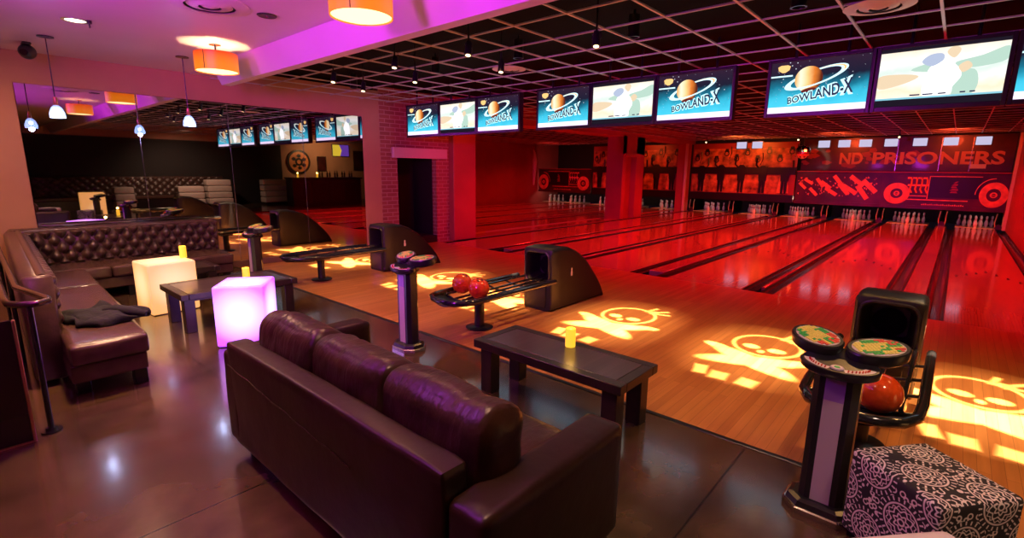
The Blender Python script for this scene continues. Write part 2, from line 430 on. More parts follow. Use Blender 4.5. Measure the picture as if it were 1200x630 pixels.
def loft(bm, sections, cap0=True, cap1=True):
    rows = [[bm.verts.new(p) for p in s] for s in sections]
    n = len(rows[0])
    for A, B in zip(rows[:-1], rows[1:]):
        for k in range(n):
            l = (k+1) % n
            bm.faces.new((A[k], A[l], B[l], B[k]))
    if cap0: bm.faces.new(rows[0][::-1])
    if cap1: bm.faces.new(rows[-1])

def prism(bm, poly, d0, d1, axes='xz'):
    """polygon in two axes pulled along the third from d0 to d1"""
    def P(a, b, d):
        return {'xz': (a, d, b), 'yz': (d, a, b), 'xy': (a, b, d)}[axes]
    A = [bm.verts.new(P(a, b, d0)) for a, b in poly]; B = [bm.verts.new(P(a, b, d1)) for a, b in poly]
    n = len(poly)
    for k in range(n):
        l = (k+1) % n
        bm.faces.new((A[k], A[l], B[l], B[k]))
    bm.faces.new(A[::-1]); bm.faces.new(B)

def flat_ring(bm, cx, cz, r0, r1, y0, y1, seg=32, a0=0.0, a1=2*PI, sx=1.0, sz=1.0, rot=0.0):
    """annulus (or arc) in the XZ plane with a little thickness"""
    full = abs(a1-a0-2*PI) < 1e-6
    n = seg if full else seg+1
    def pt(r, a, y):
        px, pz = r*math.cos(a)*sx, r*math.sin(a)*sz
        return (cx+px*math.cos(rot)-pz*math.sin(rot), y, cz+px*math.sin(rot)+pz*math.cos(rot))
    an = [a0+(a1-a0)*i/seg for i in range(n)]
    L = [[bm.verts.new(pt(r, a, y)) for a in an] for (r, y) in ((r0, y0), (r1, y0), (r1, y1), (r0, y1))]
    m = n if full else n-1
    for i in range(m):
        j = (i+1) % n
        for q in range(4):
            A, B = L[q], L[(q+1) % 4]
            bm.faces.new((A[i], A[j], B[j], B[i]))
    if not full:
        bm.faces.new([L[q][0] for q in range(4)]); bm.faces.new([L[q][-1] for q in (3, 2, 1, 0)])

def disc(bm, cx, cz, rx, rz, y0, y1, seg=32, rot=0.0):
    poly = []
    for i in range(seg):
        a = 2*PI*i/seg; px, pz = rx*math.cos(a), rz*math.sin(a)
        poly.append((cx+px*math.cos(rot)-pz*math.sin(rot), cz+px*math.sin(rot)+pz*math.cos(rot)))
    prism(bm, poly, y0, y1, 'xz')

def cushion(bm, x0, x1, y0, y1, z0, z1, r=0.06, puff=0.03, nz_=0.008, seed=0, n=14, mtx=None, nzs=6.0, rx=None):
    g = bmesh.new()
    bmesh.ops.create_cube(g, size=2.0)
    bmesh.ops.subdivide_edges(g, edges=g.edges[:], cuts=n, use_grid_fill=True)
    hx, hy, hz = (x1-x0)/2, (y1-y0)/2, (z1-z0)/2
    c = Vector(((x0+x1)/2, (y0+y1)/2, (z0+z1)/2))
    r = min(r, hx*0.98, hy*0.98, hz*0.98)
    R3 = (rx or r, r, r)
    mp = {}
    for v in g.verts:
        u = v.co.copy()
        # cluster the rows towards the edges so that the rounding is smooth
        s = Vector([math.copysign(abs(t)**0.75, t) for t in u])
        p = Vector((s.x*hx, s.y*hy, s.z*hz))
        core = Vector([max(-h_+q_, min(h_-q_, v_)) for h_, q_, v_ in zip((hx, hy, hz), R3, p)])
        d = Vector([(p[i]-core[i])/R3[i] for i in range(3)])
        if d.length > 1e-6:
            d.normalize(); p = Vector([core[i]+d[i]*R3[i] for i in range(3)])
        ax = max(range(3), key=lambda i: abs(u[i]))
        o = [i for i in range(3) if i != ax]
        k = max(0, 1-s[o[0]]**2)*max(0, 1-s[o[1]]**2)
        p[ax] += math.copysign(puff*k, u[ax])
        q = p+c
        nn = noise.noise_vector(q*nzs+Vector((seed*7.1, seed*3.3, seed*1.7)))
        n2 = noise.noise_vector(Vector((q.x*16, q.y*5, q.z*9))+Vector((seed, 0, 0)))
        p += nn*nz_+n2*nz_*0.5
        q = p+c
        if mtx is not None: q = mtx @ q
        mp[v.index] = bm.verts.new(q)
    g.verts.index_update()
    for f in g.faces: bm.faces.new([mp[v.index] for v in f.verts])
    g.free()

def obj(name, bm, m, parent=None, smooth=True, ang=36, loc=None):
    me = bpy.data.meshes.new(name)
    bmesh.ops.recalc_face_normals(bm, faces=bm.faces[:])
    bm.to_mesh(me); bm.free()
    ms = m if isinstance(m, (list, tuple)) else [m]
    for q in ms: me.materials.append(q)
    if smooth:
        me.polygons.foreach_set('use_smooth', [True]*len(me.polygons))
        try: me.set_sharp_from_angle(angle=math.radians(ang))
        except Exception: pass
    o = bpy.data.objects.new(name, me); COL.objects.link(o)
    if parent is not None: o.parent = parent
    if loc is not None: o.location = loc
    return o

def tag(o, label, cat, group=None):
    o['label'] = label; o['category'] = cat
    if group: o['group'] = group
    return o

def thing(name, label, cat, loc=(0, 0, 0), rz=0.0, group=None):
    o = bpy.data.objects.new(name, None); COL.objects.link(o)
    o.empty_display_size = 0.1
    o.location = loc; o.rotation_euler = (0, 0, rz)
    return tag(o, label, cat, group)

def dup(root, loc=None, rz=None, label=None, group=None):
    r = root.copy(); COL.objects.link(r)
    if loc is not None: r.location = loc
    if rz is not None: r.rotation_euler = (0, 0, rz)
    if label: r['label'] = label
    if group: r['group'] = group
    for ch in list(root.children):
        c = ch.copy(); COL.objects.link(c); c.parent = r
        for g in list(ch.children):
            d = g.copy(); COL.objects.link(d); d.parent = c
    return r

def struct(name, bm, m, smooth=False):
    o = obj(name, bm, m, None, smooth); o['kind'] = 'structure'
    return o

def text_bm(body, size, extrude=0.0, bold=0.0):
    cu = bpy.data.curves.new('t', 'FONT'); cu.body = body; cu.size = size; cu.extrude = extrude; cu.offset = bold
    cu.align_x = 'CENTER'; cu.align_y = 'CENTER'; cu.resolution_u = 3
    o = bpy.data.objects.new('t', cu); COL.objects.link(o)
    dg = bpy.context.evaluated_depsgraph_get(); dg.update()
    me = bpy.data.meshes.new_from_object(o.evaluated_get(dg))
    bm = bmesh.new(); bm.from_mesh(me)
    bpy.data.objects.remove(o); bpy.data.curves.remove(cu); bpy.data.meshes.remove(me)
    return bm

def light(kind, name, loc, energy, col, size=0.1, target=None, **kw):
    l = bpy.data.lights.new(name, kind); l.energy = energy; l.color = col
    if kind == 'AREA': l.size = size
    else: l.shadow_soft_size = size
    for k, v in kw.items(): setattr(l, k, v)
    o = bpy.data.objects.new(name, l); COL.objects.link(o); o.location = loc
    if target is not None:
        o.rotation_euler = (Vector(target)-Vector(loc)).to_track_quat('-Z', 'Y').to_euler()
    return o


# ================================================================== THE SETTING
WX = -9.15           # mirror wall
CZ, GZ = 3.11, 3.05  # plaster ceiling, open grid ceiling
FOUL, EDGE = 7.65, 3.18

b = bmesh.new()
box(b, -9.3, 7.2, -3, EDGE-0.03, -0.1, 0.0)
box(b, 2.0, 7.2, EDGE-0.03, 17, -0.1, 0.0)
floor = struct('floor', b, M['concrete'])
b = bmesh.new(); box(b, -9.3, 2.0, EDGE-0.03, FOUL, -0.1, 0.0)
struct('floor_approach', b, M['approach'])
b = bmesh.new(); box(b, WX, 2.0, EDGE-0.045, EDGE-0.005, -0.05, 0.006, 0.003)
struct('trim_1', b, M['black'])
b = bmesh.new()
box(b, -9.55, -9.03, FOUL, 22.2, -0.1, 0.001)
box(b, -17.7, -10.2, 3.0, FOUL, -0.1, 0.0)
struct('floor_aisle', b, M['lane'])

# plaster ceiling with its dropped beam
b = bmesh.new(); box(b, -9.3, 7.2, -3, 2.78, CZ, CZ+0.12); box(b, -9.3, -8.15, 2.78, 3.28, CZ-0.01, CZ+0.12)
struct('ceiling', b, M['plaster'])
b = bmesh.new()
prism(b, [(2.72, CZ+0.05), (2.865, 2.85), (2.985, 2.85), (2.985, CZ+0.3), (2.72, CZ+0.3)], -8.15, 7.0, 'yz')
struct('trim_2', b, M['plaster'])
# black deck above the open grid
b = bmesh.new()
box(b, -17.8, 7.2, 2.99, 24.2, GZ+0.30, GZ+0.38)
box(b, -9.3, -8.15, 3.28, 3.30, GZ, GZ+0.38)
struct('ceiling_deck', b, M['black_matte'])
# grid bars
b = bmesh.new()
P_, Q_ = 0.62, 0.63
x = -0.305+P_*2
while x > -17.5:
    box(b, x-0.011, x+0.011, 3.0, 22.4, GZ-0.002, GZ+0.012); x -= P_
x = -0.305+P_*3
while x < 7.0:
    box(b, x-0.011, x+0.011, 3.0, 16.8, GZ-0.002, GZ+0.012); x += P_
y = 3.21
while y < 22.4:
    box(b, -17.6 if y > 9 else WX, 1.25 if y > 13.5 else 7.0, y-0.011, y+0.011, GZ-0.003, GZ+0.011); y += Q_
struct('ceiling_grid', b, M['steel'])

# left wall: tan stretch, tan band over the mirror, tan strip, brick with a doorway
b = bmesh.new()
T = 0.18
box(b, WX-T, WX, -3, 0.76, 0, CZ)
box(b, WX-T, WX, 0.76, 5.76, 2.72, GZ+0.2)
box(b, WX-T, WX-0.04, 0.76, 5.76, 0, 2.72)
box(b, WX-T, WX, 5.76, 6.16, 0, GZ+0.2)
struct('wall_left', b, M['wall'])
b = bmesh.new(); box(b, WX-0.04, WX+0.014, 0.76, 5.78, 0, 0.105, 0.004)
struct('baseboard_left', b, M['base'])
b = bmesh.new()
box(b, WX-T, WX, 6.16, 6.58, 0, GZ+0.3)
box(b, WX-T, WX, 7.66, 8.5, 0, GZ+0.3)
box(b, WX-T, WX, 6.58, 7.66, 1.96, GZ+0.3)
struct('wall_left_brick', b, M['brick'])
b = bmesh.new()
box(b, WX-0.9, WX-T+0.03, 6.46, 6.60, 0, 2.1); box(b, WX-0.9, WX-T+0.03, 7.64, 7.78, 0, 2.1); box(b, WX-0.95, WX-0.85, 6.46, 7.78, 0, 2.1); box(b, WX-0.9, WX-T+0.03, 6.46, 7.78, 1.97, 2.1)
box(b, WX-0.9, WX, 6.58, 7.66, -0.02, 0.16)
struct('door_1', b, M['dark_wall'])
b = bmesh.new(); box(b, WX-0.02, WX+0.08, 6.44, 7.94, 1.93, 2.15, 0.006)
struct('trim_3', b, M['cream'])
# columns in the aisle between the two banks of lanes
b = bmesh.new(); box(b, -9.42, -8.98, 8.05, 8.78, 0, GZ+0.3, 0.01)
struct('wall_column_near', b, M['redwall'])
b = bmesh.new()
box(b, -9.62, -9.2, 16.0, 17.6, 0, 2.92); box(b, -9.2, -8.98, 16.0, 16.25, 0, 2.92); box(b, -9.2, -8.98, 17.0, 17.6, 0, 2.92); box(b, -9.2, -8.98, 16.0, 17.6, 2.30, 2.92)
box(b, -9.2, -8.93, 16.1, 17.2, 2.22, 2.33)
struct('wall_column_far', b, M['redwall'])
b = bmesh.new(); box(b, -9.75, -9.0, 8.9, 22.4, 2.9, GZ+0.3)
struct('trim_4', b, M['redwall'])
b = bmesh.new(); box(b, -9.4, -8.98, 21.55, 22.0, 0, 2.9, 0.01); 
struct('wall_column_end', b, M['redwall'])
b = bmesh.new(); box(b, -9.03, -8.94, 21.45, 21.56, 0.0, 2.9, 0.01)
struct('trim_5', b, M['cream'])
# far side wall of the other bank, with its pale rounded end
b = bmesh.new(); box(b, -17.8, -17.62, 7, 24.2, 1.05, GZ+0.3); box(b, -17.8, -17.6, 7, 24.2, -0.1, 1.05)
struct('wall_left_far', b, M['redwall'])
b = bmesh.new()
tube(b, [(-17.55, 21.6, 0.9), (-17.52, 21.6, 1.6), (-17.5, 21.6, 2.15), (-17.53, 21.6, 2.55), (-17.62, 21.6, 2.8)], [0.05, 0.10, 0.13, 0.10, 0.04], 10)
struct('trim_6', b, M['cream'])
b = bmesh.new(); box(b, -17.8, -10.2, 6.8, 6.95, 0, GZ+0.3)
struct('wall_front_far', b, M['dark_wall'])
# right wall of the lanes and its pale edge strip
b = bmesh.new(); box(b, 1.27, 1.42, 13.6, 24.2, 0, GZ+0.3)
struct('wall_right', b, M['redwall'])
b = bmesh.new(); box(b, 1.19, 1.28, 21.9, 22.0, 0.0, 3.0, 0.01)
struct('trim_7', b, M['cream'])
b = bmesh.new(); box(b, -17.8, 1.42, 23.9, 24.2, 0, GZ+0.3)
struct('wall_back', b, M['dark_wall'])
# the side of the room that shows in the mirror
b = bmesh.new(); box(b, 7.0, 7.2, -3, 11.3, 0, 2.80)
struct('wall_right_lounge', b, M['dark_wall'])
b = bmesh.new(); box(b, 6.98, 7.2, -3, 11.3, 2.80, GZ+0.3); box(b, 7.0, 7.2, 11.3, 17, 0, GZ+0.3)
box(b, 1.42, 7.2, 16.8, 17, 0, GZ+0.3)
struct('wall_right_bar', b, M['wall'])
b = bmesh.new(); box(b, -9.3, 7.2, -3.15, -3, 0, CZ+0.1)
struct('wall_front', b, M['wall'])

# mirror: four panes side by side
ys = [0.765, 2.03, 3.26, 4.51, 5.755]
names = ['pane nearest the tan wall corner above the tufted bench', 'second pane from the left', 'third pane from the left', 'rightmost pane beside the tan strip and the brick']
for k in range(4):
    t = thing('wall_mirror', 'tall wall mirror, '+names[k], 'mirror', (WX, (ys[k]+ys[k+1])/2, 0), 0.0, group='mirror panes along the left wall')
    b = bmesh.new(); h = (ys[k+1]-ys[k])/2
    box(b, -0.03, -0.004, -h+0.002, h-0.002, 0.108, 2.715)
    obj('mirror_pane', b, M['mirror'], t, False)
    if k:
        b = bmesh.new(); box(b, -0.028, -0.001, -h-0.004, -h+0.003, 0.108, 2.715)
        obj('joint_strip', b, M['mirror_edge'], t, False)

# ================================================================== LANES
WD = [-0.27, -3.73, -7.19]       # wide divisions, over the ball tracks
ND = [-2.0, -5.46]               # narrow divisions
def divider(x, wide, right_half=True, left_half=True, label=''):
    hw = 0.35 if wide else 0.22
    gw = 0.215 if wide else 0.19
    t = thing('lane_divider', label, 'lane divider', (x, FOUL, 0), group='dividers between the lanes')
    L = 22.2-FOUL
    cw = hw-gw
    b = bmesh.new(); box(b, -cw+0.004, cw-0.004, 0.35, L, -0.08, 0.012, 0.01)
    obj('capping', b, M['cap'], t, True)
    for s in (-1, 1):
        if (s > 0 and not right_half) or (s < 0 and not left_half): continue
        b = bmesh.new()
        pts = []
        for i in range(9):
            a = PI*i/8
            pts.append((s*(cw+gw/2)-math.cos(a)*gw/2, -0.012-math.sin(a)*0.085))
        low = [(p[0], -0.11) for p in pts]
        for i in range(8):
            v = [bm_v for bm_v in (b.verts.new((pts[i][0], 0.0, pts[i][1])), b.verts.new((pts[i+1][0], 0.0, pts[i+1][1])), b.verts.new((pts[i+1][0], L, pts[i+1][1])), b.verts.new((pts[i][0], L, pts[i][1])))]
            b.faces.new(v)
        bmesh.ops.remove_doubles(b, verts=b.verts[:], dist=0.0005)
        g = obj('gutter', b, M['gutter'], t, True)
    return t
def lane(x0, x1, label):
    t = thing('bowling_lane', label, 'bowling lane', ((x0+x1)/2, FOUL, 0), group='bowling lanes')
    L = 22.2-FOUL; h = (x1-x0)/2
    b = bmesh.new(); box(b, -h, h, 0.004, L, -0.1, 0.0, 0.004)
    obj('lane_surface', b, M['lane'], t, False)
    b = bmesh.new()
    for i in range(7):
        ax = -h*0.8+h*1.6*i/6; ay = 4.6-abs(i-3)*0.28
        prism(b, [(ax-0.022, ay-0.14), (ax+0.022, ay-0.14), (ax, ay+0.1)], 0.0005, 0.0015, 'xy')
    obj('aiming_arrow', b, M['table_dark'], t, False)['kind'] = 'stuff'
    b = bmesh.new(); box(b, -h+0.002, h-0.002, L+0.002, L+1.25, -0.1, 0.004)
    obj('pin_deck', b, M['tailplank'], t, False)
    return t
edges = [(1.18, 'E'), (-0.27, 'W'), (-2.0, 'N'), (-3.73, 'W'), (-5.46, 'N'), (-7.19, 'W'), (-8.92, 'E')]
half = {'W': 0.351, 'N': 0.221, 'E': 0.121}
ordn = ['rightmost', 'second from the right', 'third from the right', 'fourth from the right', 'fifth from the right', 'sixth from the right']
PINLANES = []
for i in range(6):
    x1 = edges[i][0]-half[edges[i][1]]; x0 = edges[i+1][0]+half[edges[i+1][1]]
    lane(x0, x1, 'polished bowling lane under red light, '+ordn[i])
    PINLANES.append(((x0+x1)/2, ordn[i]))
dl = {1: 'leading to the right ball return', 2: 'between the second and third lanes from the right', 3: 'behind the middle ball return with two balls', 4: 'between the fourth and fifth lanes', 5: 'behind the left ball return beside the brick wall'}
for i in range(1, 6):
    divider(edges[i][0], edges[i][1] == 'W', label='dark gutters with red capping, '+dl[i])
def edge_gutter(x, label):
    t = thing('edge_gutter', label, 'gutter', (x, FOUL, 0))
    b = bmesh.new(); L = 22.2-FOUL
    pts = [(-0.1*math.cos(PI*i/8), -0.012-0.085*math.sin(PI*i/8)) for i in range(9)]
    for i in range(8):
        b.faces.new([b.verts.new((pts[i][0], 0, pts[i][1])), b.verts.new((pts[i+1][0], 0, pts[i+1][1])), b.verts.new((pts[i+1][0], L, pts[i+1][1])), b.verts.new((pts[i][0], L, pts[i][1]))])
    bmesh.ops.remove_doubles(b, verts=b.verts[:], dist=0.0005)
    obj('gutter_channel', b, M['gutter'], t)
    b = bmesh.new(); s = 1 if x > 0 else -1
    box(b, s*0.1, s*0.118, 0, L, -0.1, 0.012); obj('gutter_lip', b, M['cap'], t)
edge_gutter(1.18, 'dark gutter of the rightmost lane along the red side wall')
edge_gutter(-8.92, 'dark gutter of the lane nearest the red columns')
# the other bank
bk = [-9.72, -11.2, -12.93, -14.66, -16.39, -17.5]
for i in range(5):
    hb = lambda q: 0.10 if q in (0, 5) else (0.351 if q % 2 else 0.221)
    x1 = bk[i]-hb(i); x0 = bk[i+1]+hb(i+1)
    lab = ['first', 'second', 'third', 'fourth', 'fifth'][i]
    lane(x0, x1, 'dim red bowling lane beyond the columns, '+lab+' to the left of them')
    PINLANES.append(((x0+x1)/2, lab+' lane left of the columns'))
    if 0 < i:
        divider(bk[i], False if i % 2 == 0 else True, label='dark gutters and capping between lanes beyond the columns, '+['', 'nearest the columns', 'second', 'third', 'farthest left'][i])

# pins
def pin_profile():
    return [(0.0, 0.0), (0.025, 0.0), (0.030, 0.01), (0.047, 0.06), (0.059, 0.115), (0.052, 0.17), (0.032, 0.225), (0.024, 0.262), (0.028, 0.30), (0.032, 0.335), (0.027, 0.365), (0.014, 0.379), (0.0, 0.382)]
pin0 = None
for (cx, nm) in PINLANES:
    g = 'ten pins of the '+nm+(' lane' if 'lane' not in nm else '')
    for r in range(4):
        for k in range(r+1):
            lo = (cx+(k-r/2)*0.275, 22.36+r*0.235, 0.0)
            lab = 'white bowling pin at the end of the '+nm+(' lane' if 'lane' not in nm else '')
            if pin0 is None:
                pin0 = thing('bowling_pin', lab, 'bowling pin', lo, group=g)
                b = bmesh.new(); lathe(b, pin_profile(), 14); obj('pin_body', b, M['pin'], pin0)
                b = bmesh.new(); lathe(b, [(0.0255, 0.248), (0.0262, 0.252), (0.0262, 0.268), (0.0255, 0.272)], 14); obj('neck_stripe', b, M['pin_red'], pin0)
            else:
                dup(pin0, lo, None, lab, g)

# pit boxes: dark kickbacks between the pin decks
for i, (cx, nm) in enumerate(PINLANES):
    pass
kb = [1.12, -0.27, -2.0, -3.73, -5.46, -7.19, -8.90]
kl = ['at the right wall', 'between the two rightmost lanes', 'between the second and third lanes from the right', 'between the third and fourth lanes from the right', 'between the fourth and fifth lanes from the right', 'between the fifth and sixth lanes from the right', 'beside the pale post at the far columns']
for x, l in zip(kb, kl):
    t = thing('pit_kickback', 'dark pin-pit partition '+l, 'pit partition', (x, 22.25, 0), group='partitions between the pin pits')
    b = bmesh.new(); box(b, -0.04, 0.04, 0.06, 1.3, 0.006, 1.0, 0.01); obj('partition_panel', b, M['black_matte'], t)
    b = bmesh.new(); tube(b, [(0.075, 0.03, 0.05), (0.09, 0.02, 0.2), (0.08, 0.03, 0.36), (0.10, 0.05, 0.5)], 0.014, 8)
    tube(b, [(-0.075, 0.03, 0.05), (-0.10, 0.02, 0.22), (-0.07, 0.03, 0.5)], 0.014, 8)
    obj('guide_rod', b, M['tailplank'], t)
    b = bmesh.new(); prism(b, [(-0.10, 0.0), (0.10, 0.0), (0.07, 0.12), (0.0, 0.17), (-0.07, 0.12)], -0.02, 0.05, 'xz'); obj('foot_cap', b, M['mural_dark'], t)

# ================================================================== MURALS OVER THE PINS
MY = 22.0
def mural_base(name, label, x0, x1, z0, z1, y=MY, d=0.06, m='mural_dark', cat='mural'):
    t = thing(name, label, cat, ((x0+x1)/2, y, z0))
    b = bmesh.new(); box(b, -(x1-x0)/2, (x1-x0)/2, 0, d, 0, z1-z0)
    obj('backing_panel', b, M[m], t, False)
    return t
def car_mural(x0, x1, flip, label):
    t = mural_base('car_mural', label, x0, x1, 0.62, 1.78)
    W = x1-x0
    def X(f): return (-W/2+f*W) if not flip else (W/2-f*W)
    b = bmesh.new()
    flat_ring(b, X(0.14), 0.44, 0.17, 0.36, -0.012, 0.0, 40)
    obj('front_wheel', b, M['mural_orange'], t)
    b = bmesh.new(); flat_ring(b, X(0.14), 0.44, 0.045, 0.085, -0.012, 0, 24); box(b, X(0.14)-0.05, X(0.14)+0.05, -0.012, 0, 0.43, 0.45)
    obj('wheel_hub', b, M['mural_orange'], t)
    b = bmesh.new(); flat_ring(b, X(0.90), 0.47, 0.20, 0.40, -0.012, 0.0, 40, sx=0.85); obj('rear_wheel', b, M['mural_orange'], t)
    b = bmesh.new(); flat_ring(b, X(0.90), 0.47, 0.05, 0.09, -0.012, 0, 24); box(b, X(0.90)-0.055, X(0.90)+0.055, -0.012, 0, 0.46, 0.48); obj('wheel_hub', b, M['mural_orange'], t)
    b = bmesh.new(); flat_ring(b, X(0.90), 0.47, 0.50, 0.525, -0.012, 0.0, 24, 0.5*PI if not flip else 0.0, PI if not flip else 0.5*PI, sx=0.85); obj('fender_line', b, M['mural_orange'], t)
    b = bmesh.new()
    xa, xb = sorted((X(0.40), X(0.80)))
    box(b, xa, xb, -0.006, 0, 0.33, 1.02); obj('body_field', b, M['mural_ink'], t, False)
    b = bmesh.new()
    box(b, xa, xb, -0.012, 0, 1.02, 1.04)
    box(b, X(0.40)-0.012, X(0.40)+0.012, -0.012, 0, 0.28, 1.03)
    xa, xb = sorted((X(0.22), X(0.72))); box(b, xa, xb, -0.012, 0, 0.235, 0.265)
    xa, xb = sorted((X(0.24), X(0.39))); box(b, xa, xb, -0.012, 0, 0.36, 0.385)
    obj('body_outline', b, M['mural_orange'], t, False)
    b = bmesh.new()
    for k in range(4):
        f = 0.235+k*0.043
        pts = [(X(f), -0.006, 0.98), (X(f+0.018), -0.006, 0.93), (X(f+0.02), -0.006, 0.78), (X(f+0.012), -0.006, 0.60), (X(f+0.03), -0.006, 0.47)]
        tube(b, pts, 0.028, 6)
        xa, xb = sorted((X(f-0.018), X(f+0.018))); box(b, xa, xb, -0.012, 0, 0.94, 1.0)
    xa, xb = sorted((X(0.225), X(0.395))); box(b, xa, xb, -0.012, 0, 0.70, 0.76)
    obj('exhaust_pipe', b, M['mural_orange'], t)
    b = bmesh.new()
    ex = X(0.60); s = -1 if flip else 1
    for (dz, wd, sl) in ((0.50, 0.10, 0.0), (0.58, 0.11, 0.1), (0.66, 0.08, -0.1), (0.74, 0.075, 0.15), (0.82, 0.04, 0.3)):
        prism(b, [(ex-wd, dz), (ex+wd, dz), (ex+wd*0.75+s*sl*0.2, dz+0.055), (ex-wd*0.5+s*sl*0.2, dz+0.055)], -0.012, 0, 'xz')
    obj('flame_emblem', b, M['mural_red'], t, False)
    b = bmesh.new(); xa, xb = sorted((X(0.36), X(0.70)))
    n = 22
    for i in range(n):
        xx = xa+(xb-xa)*(i+0.1)/n
        box(b, xx, xx+(xb-xa)/n*0.6, -0.010, 0, 0.075, 0.075+0.03+0.02*((i*7) % 3)/2)
    obj('small_print', b, M['mural_orange'], t, False)['kind'] = 'stuff'
    b = bmesh.new(); box(b, -W/2, W/2, -0.05, 0.0, -0.06, 0.05); obj('lower_rail', b, M['mural_dark'], t)
    b = bmesh.new(); box(b, -W/2, W/2, -0.09, 0.0, 1.14, 1.18, 0.005); obj('top_ledge', b, M['mural_red'], t)
    return t
car_mural(-2.05, 1.18, False, 'painted panel of a vintage racing car above the rightmost pins')
car_mural(-17.5, -14.1, True, 'painted racing car panel over the far lanes left of the columns')
# tumbling debris panel
t = mural_base('stripe_mural', 'panel of tumbling orange slats left of the racing car', -4.75, -2.05, 0.62, 1.78)
b = bmesh.new(); rr = random.Random(3)
for i in range(12):
    f = i/11; cx = -1.12+2.12*f; cz = 0.62+0.22*math.sin(i*2.3)
    l_, w_ = 0.16+0.14*f, 0.05+0.03*f; a = -0.75+0.2*math.sin(i*1.7)
    P = [(-l_, -w_), (l_, -w_), (l_, w_), (-l_, w_)]
    prism(b, [(cx+p*math.cos(a)-q*math.sin(a), cz+p*math.sin(a)+q*math.cos(a)) for p, q in P], -0.012-0.0008*i, 0, 'xz')
obj('slat', b, M['mural_orange'], t, False)
b = bmesh.new()
for i in range(70):
    cx, cz = rr.uniform(-1.3, 1.3), rr.uniform(0.28, 0.98); s = rr.uniform(0.02, 0.06); a = rr.uniform(0, PI)
    prism(b, [(cx+s*math.cos(a+k*2*PI/3)*rr.uniform(.6, 1), cz+s*math.sin(a+k*2*PI/3)) for k in range(3)], -0.009-0.00003*i, 0, 'xz')
obj('splinters', b, M['mural_orange'], t, False)['kind'] = 'stuff'
b = bmesh.new(); box(b, -1.35, 1.35, -0.05, 0.0, -0.06, 0.05); obj('lower_rail', b, M['mural_dark'], t)
b = bmesh.new(); box(b, -1.35, 1.35, -0.09, 0.0, 1.14, 1.18, 0.005); obj('top_ledge', b, M['mural_red'], t)

def crowd_mural(x0, x1, label, seed):
    t = mural_base('crowd_mural', label, x0, x1, 0.62, 2.9, m='mural_red')
    W = x1-x0; rr = random.Random(seed)
    b = bmesh.new()
    box(b, -W/2+0.05, W/2-0.3, -0.006, 0, 0.26, 0.98); box(b, -W/2+0.05, W/2-0.2, -0.006, 0, 1.30, 2.05)
    obj('sky_field', b, M['mural_sky'], t, False)
    b = bmesh.new(); box(b, -W/2, W/2, -0.06, 0, 1.02, 1.30); box(b, -W/2, W/2, -0.05, 0, -0.06, 0.24)
    obj('ledge_band', b, M['mural_ink'], t, False)
    n = max(3, int(W/0.75))
    for i in range(n):   # standing figures of the lower row
        b = bmesh.new(); cx = -W/2+(i+0.55)*W/n; h = rr.uniform(0.85, 1.05); z0 = 0.28
        for s in (-1, 1):
            prism(b, [(cx+s*0.03, z0), (cx+s*0.10, z0), (cx+s*0.11, z0+0.5), (cx+s*0.01, z0+0.5)], -0.068, -0.004, 'xz')
        prism(b, [(cx-0.13, z0+0.48), (cx+0.13, z0+0.48), (cx+0.17, z0+h), (cx+0.07, z0+h+0.10), (cx-0.07, z0+h+0.10), (cx-0.17, z0+h)], -0.070, -0.004, 'xz')
        a = rr.choice((-1, 1)); tube(b, [(cx+a*0.14, -0.03, z0+h), (cx+a*0.27, -0.03, z0+h+0.12), (cx+a*0.25, -0.03, z0+h+0.42)], 0.035, 6)
        obj('figure_silhouette', b, M['mural_ink'], t, False)
    for i in range(n*2):  # heads with hats behind the ledge
        b = bmesh.new(); cx = -W/2+(i+0.5)*W/(n*2); cz = 1.62+0.26*(i % 2)+rr.uniform(-0.05, 0.05)
        flat_ring(b, cx, cz, 0.065, 0.105, -0.016-0.001*(i % 3), 0, 18)
        prism(b, [(cx-0.14, cz+0.07), (cx+0.14, cz+0.07), (cx+0.08, cz+0.10), (cx+0.06, cz+0.19), (cx-0.06, cz+0.19), (cx-0.08, cz+0.10)], -0.02-0.001*(i % 3), 0, 'xz')
        for s in (-1, 1): disc(b, cx+s*0.035, cz+0.02, 0.017, 0.014, -0.014, 0, 8)
        if i % 3 == 0: tube(b, [(cx+0.12, -0.012, cz-0.2), (cx+0.20, -0.012, cz+0.02), (cx+0.18, -0.012, cz+0.28)], 0.022, 6)
        obj('hatted_head', b, M['mural_ink'], t, False)
    b = bmesh.new()
    for k in range(3):
        cx = W/2-0.25-k*0.02; z0 = 0.35+k*0.0
    flat_ring(b, W/2-0.42, 0.62, 0.0001+0.10, 0.17, -0.014, 0, 24); prism(b, [(W/2-0.62, 0.30), (W/2-0.2, 0.30), (W/2-0.25, 0.95), (W/2-0.55, 0.95)], -0.009, 0, 'xz')
    obj('jug_shape', b, M['mural_orange'], t, False)
crowd_mural(-8.9, -4.8, 'orange wall painting of a cheering hatted crowd right of the pale post', 5)
crowd_mural(-14.0, -9.45, 'darker orange crowd painting seen between the two far columns', 9)

